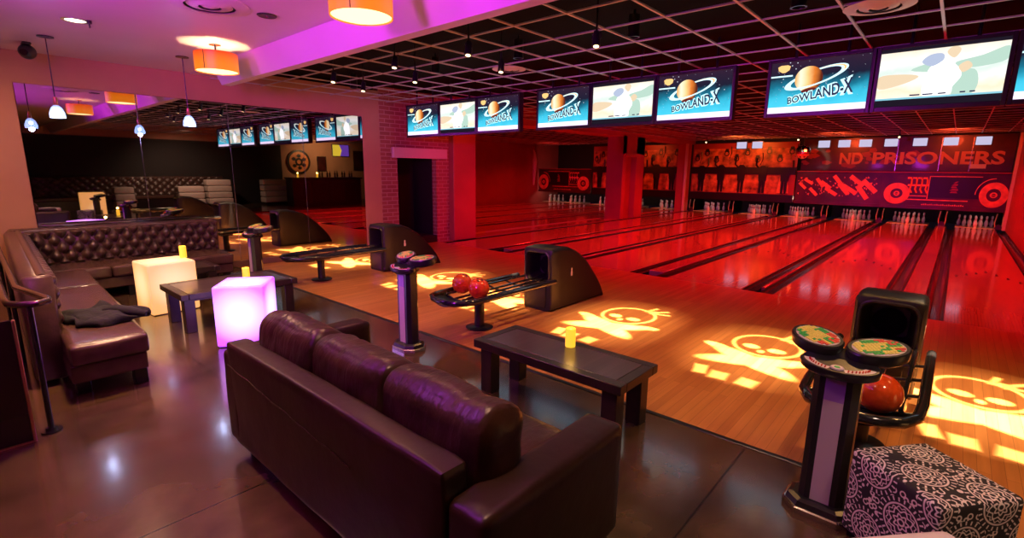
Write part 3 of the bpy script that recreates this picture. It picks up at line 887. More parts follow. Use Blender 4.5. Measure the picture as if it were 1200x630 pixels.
# upper glass band with lettering over the car
t = mural_base('lettered_band', 'dark red upper band with large painted capitals over the car panel', -4.75, 1.18, 1.82, 3.0, y=22.45)
for wd_, cx_ in (('ND', -1.35), ('PRISONERS', 1.02)):
    bb = text_bm(wd_, 0.70, 0.006, 0.022)
    xs_ = [v.co.x for v in bb.verts]; k_ = (0.72 if wd_ == 'ND' else 3.45)/(max(xs_)-min(xs_))
    bmesh.ops.rotate(bb, verts=bb.verts[:], cent=(0, 0, 0), matrix=Matrix.Rotation(PI/2, 3, 'X'))
    bmesh.ops.scale(bb, verts=bb.verts[:], vec=(k_, 1, 0.80)); bmesh.ops.translate(bb, verts=bb.verts[:], vec=(cx_, -0.008, 0.42))
    obj('painted_capitals', bb, M['mural_letter'], t, False)
b = bmesh.new()
for xx in (0.0, 1.17, 1.95): box(b, xx-0.012, xx+0.012, -0.02, 0, 0.0, 1.1)
obj('glass_joint', b, M['mirror_edge'], t, False)
b = bmesh.new(); rr = random.Random(8)
for i in range(26):
    cx, cz, s = rr.uniform(-2.9, 0.6), rr.uniform(0.1, 0.75), rr.uniform(0.08, 0.2)
    prism(b, [(cx+s*rr.uniform(.5, 1.3)*math.cos(2*PI*k/5), cz+s*0.6*math.sin(2*PI*k/5)) for k in range(5)], -0.004-0.0001*i, 0, 'xz')
obj('paint_patches', b, M['mural_red'], t, False)['kind'] = 'stuff'
b = bmesh.new(); box(b, 1.95, 2.35, -0.012, 0, 0.10, 0.24); obj('pale_plate', b, M['cream'], t, False)
for i, xx in enumerate([-6.9, -6.3, -4.05, -3.4, -2.75, -2.0, -1.2, -0.4, 0.4]):  # emissive sheets imitating reflections in the glossy band, not lamps
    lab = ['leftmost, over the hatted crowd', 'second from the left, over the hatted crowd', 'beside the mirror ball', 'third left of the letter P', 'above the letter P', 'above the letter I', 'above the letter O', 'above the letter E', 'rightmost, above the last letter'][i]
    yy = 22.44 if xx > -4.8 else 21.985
    t = thing('reflection_glow', 'small lavender-white glow put in for a backlit pane, '+lab, 'painted reflection', (xx, yy, 2.80), group='backlit panes over the murals')
    b = bmesh.new(); box(b, -0.19, 0.19, -0.02, -0.006, -0.13, 0.13, 0.01); obj('glow_sheet', b, M['reflected'], t)
    b = bmesh.new(); box(b, -0.22, 0.22, -0.006, 0.0, -0.155, 0.155); obj('glow_border', b, M['black'], t)

# mirror ball
t = thing('mirror_ball', 'faceted mirror ball hanging in front of the murals', 'mirror ball', (-4.35, 20.6, 2.45))
b = bmesh.new(); bmesh.ops.create_uvsphere(b, u_segments=18, v_segments=10, radius=0.25)
obj('faceted_ball', b, M['chrome'], t, False)
b = bmesh.new(); cyl(b, (0, 0, 0.24), (0, 0, GZ+0.3-2.45), 0.008); obj('hanging_rod', b, M['black'], t)
# ================================================================== HANGING SCREENS
def tv_shell(name, label, cx, group):
    t = thing(name, label, 'screen', (cx, 6.60, 2.66), group=group)
    b = bmesh.new(); box(b, -0.515, 0.515, -0.018, 0.075, -0.325, 0.315, 0.008)
    obj('screen_housing', b, M['screen_bezel'], t)
    b = bmesh.new()
    for (x0, x1, z0, z1) in ((-0.515, -0.478, -0.325, 0.315), (0.478, 0.515, -0.325, 0.315), (-0.478, 0.478, 0.278, 0.315), (-0.478, 0.478, -0.325, -0.278)):
        box(b, x0, x1, -0.034, -0.016, z0, z1, 0.004)
    obj('bezel', b, M['screen_bezel'], t)
    for s in (-0.25, 0.25):
        b = bmesh.new(); cyl(b, (s, 0.05, 0.31), (s, 0.05, GZ+0.30-2.66), 0.016); obj('mount_pole', b, M['black'], t)
    return t
def planet_tv(label, cx):
    t = tv_shell('planet_screen', label, cx, 'screens with the ringed planet')
    b = bmesh.new(); box(b, -0.478, 0.478, -0.024, -0.017, -0.278, 0.278)
    s_ = obj('display', b, M['tv_space'], t, False)
    y = -0.0245
    b = bmesh.new(); rr = random.Random(11)
    for i in range(60):
        x = rr.uniform(-0.46, 0.46); z = rr.uniform(-0.15, 0.27)
        if (x+0.09)**2+(z-0.07)**2 < 0.03: continue
        s = rr.choice((0.003, 0.004, 0.007)) if z > 0 else 0.003
        prism(b, [(x-s, z), (x, z-s), (x+s, z), (x, z+s)], y-0.0006, y, 'xz')
    obj('stars', b, M['tv_star'], s_, False)['kind'] = 'stuff'
    rot = math.radians(17)
    b = bmesh.new(); flat_ring(b, -0.02, 0.085, 0.25, 0.315, y-0.0012, y, 48, sz=0.26, rot=rot); obj('planet_ring', b, M['tv_ring'], s_, False)
    b = bmesh.new(); flat_ring(b, -0.02, 0.085, 0.275, 0.295, y-0.0022, y-0.0012, 20, -0.1*PI, 0.42*PI, sz=0.26, rot=rot); obj('ring_band', b, M['tv_gold'], s_, False)
    b = bmesh.new(); disc(b, -0.085, 0.075, 0.138, 0.135, y-0.0032, y-0.0022, 36); obj('planet', b, M['tv_planet'], s_, False)
    b = bmesh.new(); flat_ring(b, -0.02, 0.085, 0.25, 0.315, y-0.0042, y-0.0032, 26, 1.03*PI, 1.80*PI, sz=0.26, rot=rot); obj('planet_ring', b, M['tv_ring'], s_, False)
    b = bmesh.new(); disc(b, -0.075, -0.045, 0.075, 0.022, y-0.0050, y-0.0042, 24, rot*0.6); obj('planet_shadow', b, M['tv_maroon'], s_, False)
    def lettering(name, m, dy, grow):
        tb = text_bm('BOWLAND-X', 0.155, 0.0, grow)
        xs = [v.co.x for v in tb.verts]; lo, hi = min(xs), max(xs)
        r = bmesh.ops.extrude_face_region(tb, geom=tb.faces[:])
        bmesh.ops.translate(tb, verts=[g for g in r['geom'] if isinstance(g, bmesh.types.BMVert)], vec=(0, 0, 0.0006))
        for v in tb.verts:
            u = (v.co.x-lo)/(hi-lo)
            k = 0.62+0.75*u*u
            x = -0.30+0.63*u**1.08; z = v.co.y*k*1.05
            a = math.radians(11)
            X = x+0.10*z; 
            v.co = Vector((0.02+X*math.cos(a)-z*math.sin(a), dy-v.co.z, -0.095+X*math.sin(a)+z*math.cos(a)))
        obj(name, tb, m, s_, False)
    lettering('letter_glow', M['tv_glow'], y-0.0050, 0.016)
    lettering('lettering', M['tv_text'], y-0.0059, 0.0035)
    b = bmesh.new(); box(b, -0.478, 0.478, y-0.004, y, -0.278, -0.212); obj('bottom_bar', b, M['tv_lav'], s_, False)
    b = bmesh.new(); box(b, -0.475, -0.25, y-0.001, y, 0.118, 0.134); obj('cyan_line', b, M['tv_ring'], s_, False)
    b = bmesh.new(); prism(b, [(-0.41, 0.23), (-0.40, 0.19), (-0.36, 0.165), (-0.33, 0.165), (-0.29, 0.19), (-0.28, 0.23), (-0.31, 0.245), (-0.38, 0.245)], y-0.001, y, 'xz'); obj('small_planet', b, M['tv_gold'], s_, False)
    return t
def sport_tv(label, cx):
    t = tv_shell('sports_screen', label, cx, 'screens with the ball game')
    b = bmesh.new(); box(b, -0.478, 0.478, -0.024, -0.017, -0.278, 0.278)
    s_ = obj('display', b, M['tv_field'], t, False)
    y = -0.0245
    def blob(name, pts, m, k):
        n = len(pts); q = []
        for i in range(n):
            for j in range(4):
                f = j/4; p0, p1, p2, p3 = pts[i-1], pts[i], pts[(i+1) % n], pts[(i+2) % n]
                q.append(tuple(0.5*((2*p1[d])+(-p0[d]+p2[d])*f+(2*p0[d]-5*p1[d]+4*p2[d]-p3[d])*f*f+(-p0[d]+3*p1[d]-3*p2[d]+p3[d])*f**3) for d in (0, 1)))
        bb_ = bmesh.new(); prism(bb_, q, y-0.0006*k-0.0005, y-0.0006*k+0.0001, 'xz'); obj(name, bb_, m, s_, False)
    blob('green_patch', [(-0.22, 0.06), (-0.05, 0.12), (0.05, 0.10), (0.0, 0.03)], M['tv_green'], 1)
    blob('green_patch', [(0.12, 0.10), (0.30, 0.14), (0.47, 0.20), (0.47, 0.08), (0.30, 0.04), (0.16, 0.05)], M['tv_green'], 1)
    blob('green_patch', [(0.12, -0.20), (0.14, 0.0), (0.26, 0.02), (0.30, -0.10), (0.26, -0.2)], M['tv_green'], 1)
    blob('tan_patch', [(-0.47, 0.02), (-0.30, 0.03), (-0.15, 0.0), (-0.25, -0.06), (-0.46, -0.10)], M['tv_tan'], 1)
    blob('player_body', [(-0.10, -0.19), (-0.09, 0.02), (-0.04, 0.10), (0.06, 0.12), (0.14, 0.05), (0.17, -0.03), (0.12, -0.12), (0.10, -0.19)], M['tv_fig'], 2)
    blob('player_cap', [(-0.14, 0.13), (-0.08, 0.19), (0.01, 0.19), (0.02, 0.13), (-0.06, 0.08)], M['tv_bluegrey'], 3)
    blob('player_glove', [(0.04, 0.20), (0.09, 0.25), (0.14, 0.21), (0.10, 0.14)], M['tv_tan'], 3)
    blob('player_hand', [(0.14, 0.06), (0.20, 0.10), (0.24, 0.05), (0.18, 0.0)], M['tv_tan'], 3)
    b = bmesh.new(); box(b, -0.478, 0.478, y-0.004, y, -0.278, -0.213); obj('black_band', b, M['tv_black'], s_, False)
    b = bmesh.new(); box(b, -0.478, 0.478, y-0.004, y, 0.245, 0.278); obj('black_band', b, M['tv_black'], s_, False)
    b = bmesh.new(); box(b, -0.478, 0.478, y-0.005, y, -0.213, -0.196); obj('caption_bar', b, M['tv_cyan'], s_, False)
    b = bmesh.new()
    for (x0, x1) in ((-0.2, -0.12), (-0.10, -0.02), (0.02, 0.08), (0.18, 0.22), (0.25, 0.29)): box(b, x0, x1, y-0.005, y-0.0035, -0.185, -0.172)
    obj('score_marks', b, M['tv_text'], s_, False)
    return t
TVX = []
for g in range(3):
    c = -7.22+3.46*g
    TVX += [c-1.035, c, c+1.035]
side = ['left trio, nearest the brick wall', 'middle trio', 'right trio']
pt = None; st = None
for i, x in enumerate(TVX):
    g, k = divmod(i, 3)
    if k == 1:
        lab = 'bright ball game screen, centre of the '+side[g]
        st = sport_tv(lab, x) if st is None else dup(st, (x, 6.60, 2.66), None, lab) and st
    else:
        lab = 'ringed planet screen, '+('left' if k == 0 else 'right')+' one of the '+side[g]
        if pt is None: pt = planet_tv(lab, x)
        else: dup(pt, (x, 6.60, 2.66), None, lab)

# ================================================================== LAMPS AND CEILING FITTINGS
def drum(label, x, y):
    t = thing('drum_pendant', label, 'pendant lamp', (x, y, 0), group='orange drum lamps')
    b = bmesh.new(); r = 0.23
    lathe(b, [(r, 2.80), (r, 3.005), (r-0.006, 3.005), (r-0.006, 2.80), (r, 2.80)], 40); obj('lamp_shade', b, M['shade'], t)
    b = bmesh.new(); lathe(b, [(0.0, 2.81), (r-0.012, 2.81)], 40); obj('diffuser', b, M['shade_glow'], t, False)
    b = bmesh.new(); lathe(b, [(0.065, CZ), (0.065, CZ-0.012), (0.03, CZ-0.02), (0.0, CZ-0.02)], 20); obj('canopy', b, M['chrome'], t)
    b = bmesh.new(); cyl(b, (0, 0, CZ-0.02), (0, 0, 2.98), 0.008); 
    for k in range(3):
        a = 2*PI*k/3+0.4; cyl(b, (0, 0, 2.98), ((r-0.004)*math.cos(a), (r-0.004)*math.sin(a), 2.98), 0.004, seg=6)
    obj('stem', b, M['black'], t)
    b = bmesh.new(); cyl(b, ((r+0.001)*math.cos(-0.9), (r+0.001)*math.sin(-0.9), 2.80), ((r+0.001)*math.cos(-0.9), (r+0.001)*math.sin(-0.9), 3.005), 0.004, seg=6); obj('seam', b, M['black'], t)
    light('POINT', 'drum_bulb_up', (x, y, 2.845), 24, (1.0, 0.62, 0.30), 0.03)
    light('SPOT', 'drum_bulb_down', (x, y, 2.795), 60, (1.0, 0.48, 0.20), 0.12, (x, y, 0), spot_size=2.5, spot_blend=0.9)
drum('orange drum pendant above the tufted bench, near the mirror wall', -6.78, 2.35)
drum('orange drum pendant at the top of the picture beside the dropped beam', -3.50, 2.24)

def pendant(label, x, y):
    t = thing('glass_pendant', label, 'pendant lamp', (x, y, 0), group='small glass pendants')
    b = bmesh.new(); lathe(b, [(0.0, CZ), (0.075, CZ), (0.075, CZ-0.012), (0.02, CZ-0.02), (0, CZ-0.02)], 20); obj('canopy', b, M['black'], t)
    b = bmesh.new(); cyl(b, (0, 0, CZ-0.02), (0, 0, 2.44), 0.006, seg=8); obj('cord', b, M['black'], t)
    b = bmesh.new(); lathe(b, [(0, 2.460), (0.018, 2.460), (0.022, 2.370), (0.016, 2.360), (0, 2.360)], 14); obj('socket', b, M['copper'], t)
    b = bmesh.new(); lathe(b, [(0.022, 2.370), (0.05, 2.340), (0.072, 2.280), (0.074, 2.230), (0.071, 2.230), (0.069, 2.280), (0.048, 2.336), (0.021, 2.365)], 24); obj('glass_bell', b, M['blue_glass'], t)
    b = bmesh.new(); bmesh.ops.create_uvsphere(b, u_segments=14, v_segments=10, radius=0.026); xf(b, b.verts[:], Matrix.Translation((0, 0, 2.300))); obj('bulb', b, M['bulb'], t)
    light('POINT', 'pendant_glow', (x, y, 2.210), 4, (0.55, 0.65, 1.0), 0.03)
pendant('glass pendant over the left corner of the tufted bench', -7.90, 0.99)
pendant('glass pendant in front of the middle mirror joints', -7.88, 2.32)

t = thing('recessed_downlight', 'recessed downlight in the violet ceiling, upper left', 'downlight', (-6.81, 1.1, CZ))
b = bmesh.new(); lathe(b, [(0.085, -0.004), (0.115, -0.004), (0.115, 0.0), (0.085, 0.02)], 28); obj('trim_ring', b, M['chrome'], t)
b = bmesh.new(); lathe(b, [(0, -0.002), (0.085, -0.002)], 28); obj('lamp_face', b, M['lens_w'], t, False)
b = bmesh.new(); cyl(b, (0.10, 0.09, 0), (0.10, 0.09, -0.03), 0.022); cyl(b, (0.10, 0.09, -0.03), (0.10, 0.09, -0.06), 0.008); box(b, 0.075, 0.125, 0.085, 0.095, -0.068, -0.06); obj('sprinkler_head', b, M['black'], t)
light('SPOT', 'downlight', (-6.81, 1.1, CZ-0.02), 260, (1.0, 0.60, 0.34), 0.08, (-6.81, 1.1, 0), spot_size=2.0, spot_blend=0.8)

def diffuser(name, label, x, y, z, r, m):
    t = thing(name, label, 'air diffuser', (x, y, z))
    for k, (a, c_) in enumerate(((0.62, 1.0), (0.28, 0.55), (0.0, 0.22))):
        b = bmesh.new()
        lathe(b, [(max(a*r, 0.0), -0.018-0.006*k), (c_*r, -0.004-0.004*k), (c_*r, 0.0-0.004*k), (max(a*r, 0.0), -0.010-0.006*k)], 36)
        obj('cone_ring' if k < 2 else 'centre_cap', b, m, t)
    b = bmesh.new(); lathe(b, [(0, -0.0005), (r*0.9, -0.0005)], 36); obj('throat', b, M['black'], t, False)
diffuser('ceiling_diffuser', 'round air diffuser in the violet plaster ceiling', -5.22, 1.80, CZ, 0.33, M['plaster'])
diffuser('grid_diffuser', 'round grey air diffuser in the black grid above the rightmost screens', -0.69, 5.27, GZ-0.005, 0.25, M['steel'])
diffuser('grid_diffuser', 'round grey air diffuser in the black grid above the third screen from the left', -4.80, 5.33, GZ-0.005, 0.23, M['steel'])
t = thing('ceiling_speaker', 'small dark round plate in the violet ceiling beside the dropped beam', 'ceiling speaker', (-5.13, 2.26, CZ))
b = bmesh.new(); lathe(b, [(0, -0.012), (0.08, -0.012), (0.09, -0.004), (0.09, 0)], 24); obj('plate', b, M['black'], t)
b = bmesh.new(); lathe(b, [(0, -0.016), (0.012, -0.016), (0.012, -0.012)], 10); obj('centre_screw', b, M['chrome'], t)
t = thing('security_camera', 'dark ball-shaped ceiling camera in the upper left corner', 'camera', (-8.5, 0.88, CZ))
b = bmesh.new(); box(b, -0.10, 0.10, -0.04, 0.04, -0.03, 0, 0.008); obj('mount_plate', b, M['black'], t)
b = bmesh.new(); bmesh.ops.create_uvsphere(b, u_segments=20, v_segments=12, radius=0.085); xf(b, b.verts[:], Matrix.Translation((0.03, 0, -0.105))); obj('camera_body', b, M['black'], t)
b = bmesh.new(); cyl(b, (0.09, -0.03, -0.12), (0.125, -0.045, -0.128), 0.035); obj('lens', b, M['dark_glass'], t)

# spotlight heads under the grid
def head(label, x, y, z, m=None, aim=(0, 0.3, -1)):
    t = thing('track_spotlight', label, 'spotlight', (x, y, 0), group='spotlight heads under the black grid')
    d = Vector(aim).normalized()
    b = bmesh.new(); cyl(b, (0, 0, GZ+0.29), (0, 0, z+0.05), 0.010, seg=8); obj('stem', b, M['black'], t)
    b = bmesh.new(); c = Vector((0, 0, z)); cyl(b, c-d*0.07, c+d*0.07, 0.030, 0.040, 16); obj('lamp_can', b, M['black'], t)
    b = bmesh.new(); cyl(b, c+d*0.071, c+d*0.073, 0.026, seg=16); obj('lens', b, m or M['lens'], t, False)
    b = bmesh.new(); tube(b, [(0.046, 0, z), (0.046, 0, z+0.05), (0, 0, z+0.07), (-0.046, 0, z+0.05), (-0.046, 0, z)], 0.006, 6); obj('yoke', b, M['black'], t)
heads = [(-6.52, 3.70, 2.90, 'hanging nearest the mirror end of the grid'), (-6.89, 4.39, 2.90, 'second head from the mirror end'), (-5.13, 3.70, 2.92, 'above the left ball return'), (-5.64, 4.39, 2.90, 'between the left ball return and the beam'), (-3.98, 3.79, 2.92, 'in front of the left trio of screens'), (-2.73, 4.25, 2.91, 'above the low wooden table'), (-4.25, 4.58, 2.90, 'left of the middle trio of screens')]
for (x, y, z, l) in heads: head('small black spotlight head with a lit lens, '+l, x, y, z, aim=(0.15, -0.25, -1))
for i, x in enumerate((-7.6, -4.4, -1.6)):
    head('tiny lit spotlight near the murals, '+['left of the far column', 'right of the pale post', 'over the lettered band'][i], x, 20.0, 2.88, aim=(0, -0.9, -0.6))

# ================================================================== FURNITURE
# sofa seen from behind
t = thing('leather_sofa', 'dark brown leather three-seat sofa seen from behind in the foreground', 'sofa', (-2.03, 0.95, 0))
b = bmesh.new(); cushion(b, -1.00, 0.885, 0.0, 0.13, 0.085, 0.715, 0.022, 0.006, 0.006, 1, 22, nzs=2.2); obj('back_panel', b, M['leather_flat'], t)
b = bmesh.new(); tube(b, [(-0.97+1.3*i/20, -0.008-0.002*math.sin(i), 0.585-0.085*(i/20)+0.004*math.sin(i*1.9)) for i in range(21)], 0.003, 6); obj('seam', b, M['leather'], t)
for s, x0, x1 in ((0, -1.085, -0.905), (1, 0.885, 1.075)):
    b = bmesh.new(); cushion(b, x0, x1, 0.005 if s == 0 else 0.02, 0.90, 0.085, 0.655 if s == 0 else 0.615, 0.035, 0.006, 0.006, 3+s, 18, nzs=3.0); obj('arm', b, M['leather_flat'], t)
b = bmesh.new(); cushion(b, -0.91, 0.89, 0.12, 0.90, 0.085, 0.29, 0.03, 0.005, 0.005, 6, 14); obj('seat_frame', b, M['leather_flat'], t)
for k in range(3):
    x0 = -0.90+0.596*k
    b = bmesh.new(); cushion(b, x0, x0+0.594, 0.16, 0.935, 0.28, 0.45, 0.06, 0.03, 0.010, 10+k, 18); obj('seat_cushion', b, M['leather'], t)
for k in range(3):
    x0 = -0.955+0.625*k
    b = bmesh.new(); mt = Matrix.Translation((0, 0.13, 0.42)) @ Matrix.Rotation(math.radians(-7), 4, 'X') @ Matrix.Translation((0, -0.13, -0.42))
    cushion(b, x0, x0+0.628, 0.125, 0.36, 0.42, 0.875, 0.10, 0.010, 0.015, 20+k, 26, mt, 4.5, 0.035); c_ = obj('back_cushion', b, M['leather'], t)
    for zz in (0.66,):
        b2 = bmesh.new(); tube(b2, [mt @ Vector((x0+0.05+0.53*i/14, 0.092-0.014*math.sin(PI*i/14), zz+0.004*math.sin(i*2.1+k))) for i in range(15)], 0.0035, 6); obj('seam', b2, M['leather'], c_)
for (x, y) in ((-0.98, 0.10), (0.96, 0.10), (-0.98, 0.80), (0.96, 0.80)):
    b = bmesh.new(); lathe(b, [(0, 0), (0.026, 0), (0.034, 0.09), (0, 0.09)], 14, (x, y, 0)); obj('foot', b, M['black'], t)

def low_table(label, x, y, lx, ly, h, rz=0.0):
    t = thing('low_table', label, 'table', (x, y, 0), rz, group='dark wooden low tables')
    hx, hy = lx/2, ly/2
    b = bmesh.new(); box(b, -hx+0.075, hx-0.075, -hy+0.075, hy-0.075, h-0.058, h-0.001, 0.003); obj('top_panel', b, M['table'], t)
    b = bmesh.new()
    for s in (-1, 1):
        box(b, -hx, hx, s*hy-(0.074 if s > 0 else 0), s*hy+(0.074 if s < 0 else 0), h-0.062, h, 0.005)
    for s in (-1, 1):
        box(b, s*hx-(0.074 if s > 0 else 0), s*hx+(0.074 if s < 0 else 0), -hy+0.075, hy-0.075, h-0.062, h, 0.005)
    obj('top_frame', b, M['table_dark'], t)
    b = bmesh.new(); box(b, -hx+0.10, hx-0.10, -hy+0.07, hy-0.07, h-0.10, h-0.062); obj('apron', b, M['table_dark'], t)
    for sx in (-1, 1):
        for sy in (-1, 1):
            b = bmesh.new(); cx, cy = sx*(hx-0.10), sy*(hy-0.085)
            box(b, cx-0.055, cx+0.055, cy-0.05, cy+0.05, 0, h-0.062, 0.004); obj('leg', b, M['table_dark'], t)
    return t
low_table('dark wooden low table with one lit candle, between the sofa and the lanes', -2.0, 2.80, 1.28, 0.50, 0.42)
low_table('dark wooden low table between the amber cube and the violet cube', -6.08, 2.03, 0.74, 1.20, 0.42)
low_table('dark low table inside the tufted bench corner behind the amber cube', -7.55, 1.90, 0.56, 0.84, 0.40)

cd0 = None
def candle(label, x, y, z):
    global cd0
    if cd0 is not None: 
        dup(cd0, (x, y, z), None, label)
    else:
        cd0 = thing('pillar_candle', label, 'candle', (x, y, z), group='yellow pillar candles')
        b = bmesh.new(); lathe(b, [(0, 0), (0.036, 0), (0.038, 0.004), (0.0375, 0.138), (0.033, 0.142), (0.029, 0.112), (0, 0.108)], 24); obj('wax_body', b, M['candle'], cd0)
        b = bmesh.new(); cyl(b, (0, 0, 0.105), (0, 0, 0.120), 0.003, seg=6); obj('wick', b, M['black'], cd0)
        b = bmesh.new(); lathe(b, [(0, 0.116), (0.006, 0.122), (0.004, 0.132), (0, 0.140)], 10); obj('flame', b, M['flame'], cd0)
    light('POINT', 'candle_light', (x, y, z+0.19), 0.8, (1.0, 0.55, 0.12), 0.02)
candle('lit yellow candle standing on the table between the sofa and the lanes', -2.0, 2.93, 0.42)
candle('lit yellow candle on the low table behind the violet cube', -6.02, 2.18, 0.42)
candle('lit yellow candle on top of the amber light cube', -7.02, 1.84, 0.60)

def cube(label, x, y, s, h, rz, m, name):
    t = thing(name, label, 'light cube', (x, y, 0), rz, group='glowing light cubes')
    b = bmesh.new(); box(b, -s/2, s/2, -s/2, s/2, 0.01, h, 0.022, seg=4)
    top = max((f for f in b.faces if f.normal.z > 0.9), key=lambda f: f.calc_area())
    r = bmesh.ops.inset_individual(b, faces=[top], thickness=0.045)
    bmesh.ops.translate(b, verts=top.verts[:], vec=(0, 0, -0.012))
    obj('glowing_shell', b, m, t)
    b = bmesh.new(); box(b, -s/2+0.02, s/2-0.02, -s/2+0.02, s/2-0.02, 0, 0.012); obj('base_plate', b, M['black'], t, False)
cube('white and violet glowing cube table behind the sofa', -5.115, 1.83, 0.45, 0.60, math.radians(54), M['cube_purple'], 'violet_light_cube')
cube('warm amber glowing cube table in front of the tufted bench', -6.97, 1.62, 0.50, 0.60, math.radians(4), M['cube_yellow'], 'amber_light_cube')

cube('large amber glowing cube across the lounge, seen in the mirror', 2.35, 3.1, 0.62, 0.84, 0.1, M['cube_yellow'], 'amber_light_cube')

# tufted corner bench
def tuft(bm, O, U, V, Nn, ul, vl, a, c, depth, nu, nv):
    rows = []
    for j in range(nv+1):
        row = []
        for i in range(nu+1):
            u, v = ul*i/nu, vl*j/nv
            p, q = u/a+v/c, u/a-v/c
            sp_, sq_ = abs(math.sin(PI*p)), abs(math.sin(PI*q))
            h = (sp_*sq_)**0.62
            h *= 1-0.55*math.exp(-((sp_*sp_+sq_*sq_)/0.16))
            h = h*1.25-0.18
            e = min(1, min(u, ul-u)/0.03, min(v, vl-v)/0.025); e = max(0, e)
            row.append(bm.verts.new(Vector(O)+Vector(U)*u+Vector(V)*v+Vector(Nn)*(depth*h*(0.35+0.65*e)-0.01*(1-e))))
        rows.append(row)
    for j in range(nv):
        for i in range(nu):
            bm.faces.new((rows[j][i], rows[j][i+1], rows[j+1][i+1], rows[j+1][i]))
SK = 0.038   # the near wing swings out slightly
def skew(bm):
    for v in bm.verts: v.co.y += (-5.1-v.co.x)*SK
t = thing('tufted_bench', 'brown button-tufted corner bench along the mirror and the left railing', 'bench', (0, 0, 0))
BX = -8.73
b = bmesh.new()
tuft(b, (BX, 0.55, 0.42), (0, 1, 0), (0.0, 0, 1), (1, 0, 0), 2.24, 0.445, 0.155, 0.21, 0.06, 260, 60)
box(b, WX+0.03, BX+0.004, 0.45, 2.81, 0.05, 0.875, 0.03)
cyl(b, (BX-0.03, 0.5, 0.855), (BX-0.03, 2.79, 0.855), 0.038, seg=12)
obj('mirror_side_backrest', b, M['tuft'], t, ang=70)
b = bmesh.new()
tuft(b, (-8.70, 0.425, 0.42), (1, 0, 0), (0, 0, 1), (0, 1, 0), 3.60, 0.445, 0.155, 0.20, 0.06, 380, 56)
box(b, -8.80, -5.08, 0.27, 0.43, 0.05, 0.875, 0.03)
cyl(b, (-8.7, 0.40, 0.855), (-5.1, 0.40, 0.855), 0.036, seg=12)
# tufting closes the end of the wing
box(b, -5.12, -5.07, 0.28, 0.46, 0.05, 0.88, 0.02)
skew(b); obj('rail_side_backrest', b, M['tuft'], t, ang=70)
for k, (x0, x1) in enumerate(((-6.95, -4.58), (-8.05, -6.96))):
    b = bmesh.new(); cushion(b, x0, x1, 0.45, 0.93, 0.265, 0.425, 0.035, 0.014, 0.006, 30+k, 22, nzs=2.5); skew(b); obj('seat_cushion', b, M['seat_leather'], t)
b = bmesh.new(); cushion(b, BX-0.02, -8.06, 0.60, 1.30, 0.265, 0.42, 0.035, 0.012, 0.006, 33, 16); obj('seat_cushion', b, M['seat_leather'], t)
for k in range(2):
    b = bmesh.new(); cushion(b, BX-0.02, -8.06, 1.31+0.74*k, 2.04+0.74*k, 0.265, 0.42, 0.035, 0.012, 0.006, 35+k, 16); obj('seat_cushion', b, M['seat_leather'], t)
b = bmesh.new(); cushion(b, -8.06, -4.60, 0.44, 0.91, 0.13, 0.275, 0.02, 0.004, 0.004, 40, 18); skew(b)
box(b, BX-0.02, -8.09, 0.62, 2.76, 0.13, 0.27, 0.012)
obj('seat_base', b, M['seat_leather'], t)
for (x, y) in ((-4.70, 0.84), (-6.6, 0.90), (-4.80, 0.50), (-8.15, 2.68), (-8.65, 2.68), (-8.15, 1.5)):
    b = bmesh.new(); box(b, x-0.045, x+0.045, y-0.045, y+0.045, 0, 0.14, 0.006); obj('leg', b, M['black'], t)

# jacket on the bench
b = bmesh.new(); cushion(b, -0.25, 0.25, -0.17, 0.17, -0.01, 0.07, 0.035, 0.02, 0.045, 50, 22, nzs=9.0)
for v in b.verts:
    if v.co.x > 0.12: v.co.y += (v.co.x-0.12)*0.75
    if v.co.z < 0.0: v.co.z = -0.004+0.002*math.sin(v.co.x*30)
t = thing('folded_jacket', 'crumpled dark jacket lying on the bench seat', 'jacket', (-5.22, 0.71, 0.437), math.radians(15))
obj('jacket_body', b, M['cloth'], t)
b = bmesh.new(); tube(b, [(0.0, 0.05, 0.06), (0.10, 0.09, 0.075), (0.20, 0.14, 0.065), (0.28, 0.22, 0.035)], [0.03, 0.045, 0.04, 0.025], 10); obj('sleeve', b, M['cloth'], t)

# railing at the left edge
t = thing('tube_handrail', 'dark glossy double tube handrail with looped end at the left edge', 'handrail', (-4.2, 0.25, 0))
b = bmesh.new()
pts = [(-4.6, -0.01, 0.85), (-3.0, -0.06, 0.85), (-0.25, -0.09, 0.85), (-0.10, -0.085, 0.85), (-0.02, -0.03, 0.85), (0.0, 0.04, 0.85), (-0.04, 0.09, 0.85), (-0.12, 0.098, 0.85), (-0.30, 0.06, 0.85), (-0.65, -0.01, 0.85), (-3.0, 0.03, 0.85), (-4.6, 0.09, 0.85)]
tube(b, pts, 0.021, 12); obj('rail_tube', b, M['bronze'], t)
b = bmesh.new(); tube(b, [(0.0, 0.0, 0.83), (0.0, 0.0, 0.0)], 0.016, 12); obj('post', b, M['rail_blk'], t)
b = bmesh.new(); cyl(b, (0, 0, 0), (0, 0, 0.012), 0.055, seg=20); cyl(b, (0, 0, 0.012), (0, 0, 0.03), 0.03, seg=20); obj('floor_flange', b, M['rail_blk'], t)
for i in range(1, 3):
    b = bmesh.new(); x = -1.7*i; yy_ = {1: 0.008, 2: 0.04}[i]; tube(b, [(x, yy_, 0.84), (x, yy_, 0.0)], 0.016, 10); obj('post', b, M['rail_blk'], t)
t = thing('glass_screen_panel', 'smoked glass floor panel under the handrail at the left edge', 'glass panel', (-4.11, -0.6, 0))
b = bmesh.new(); box(b, -0.006, 0.006, -0.9, 0.76, 0.012, 0.79, 0.002); obj('pane', b, M['dark_glass'], t)
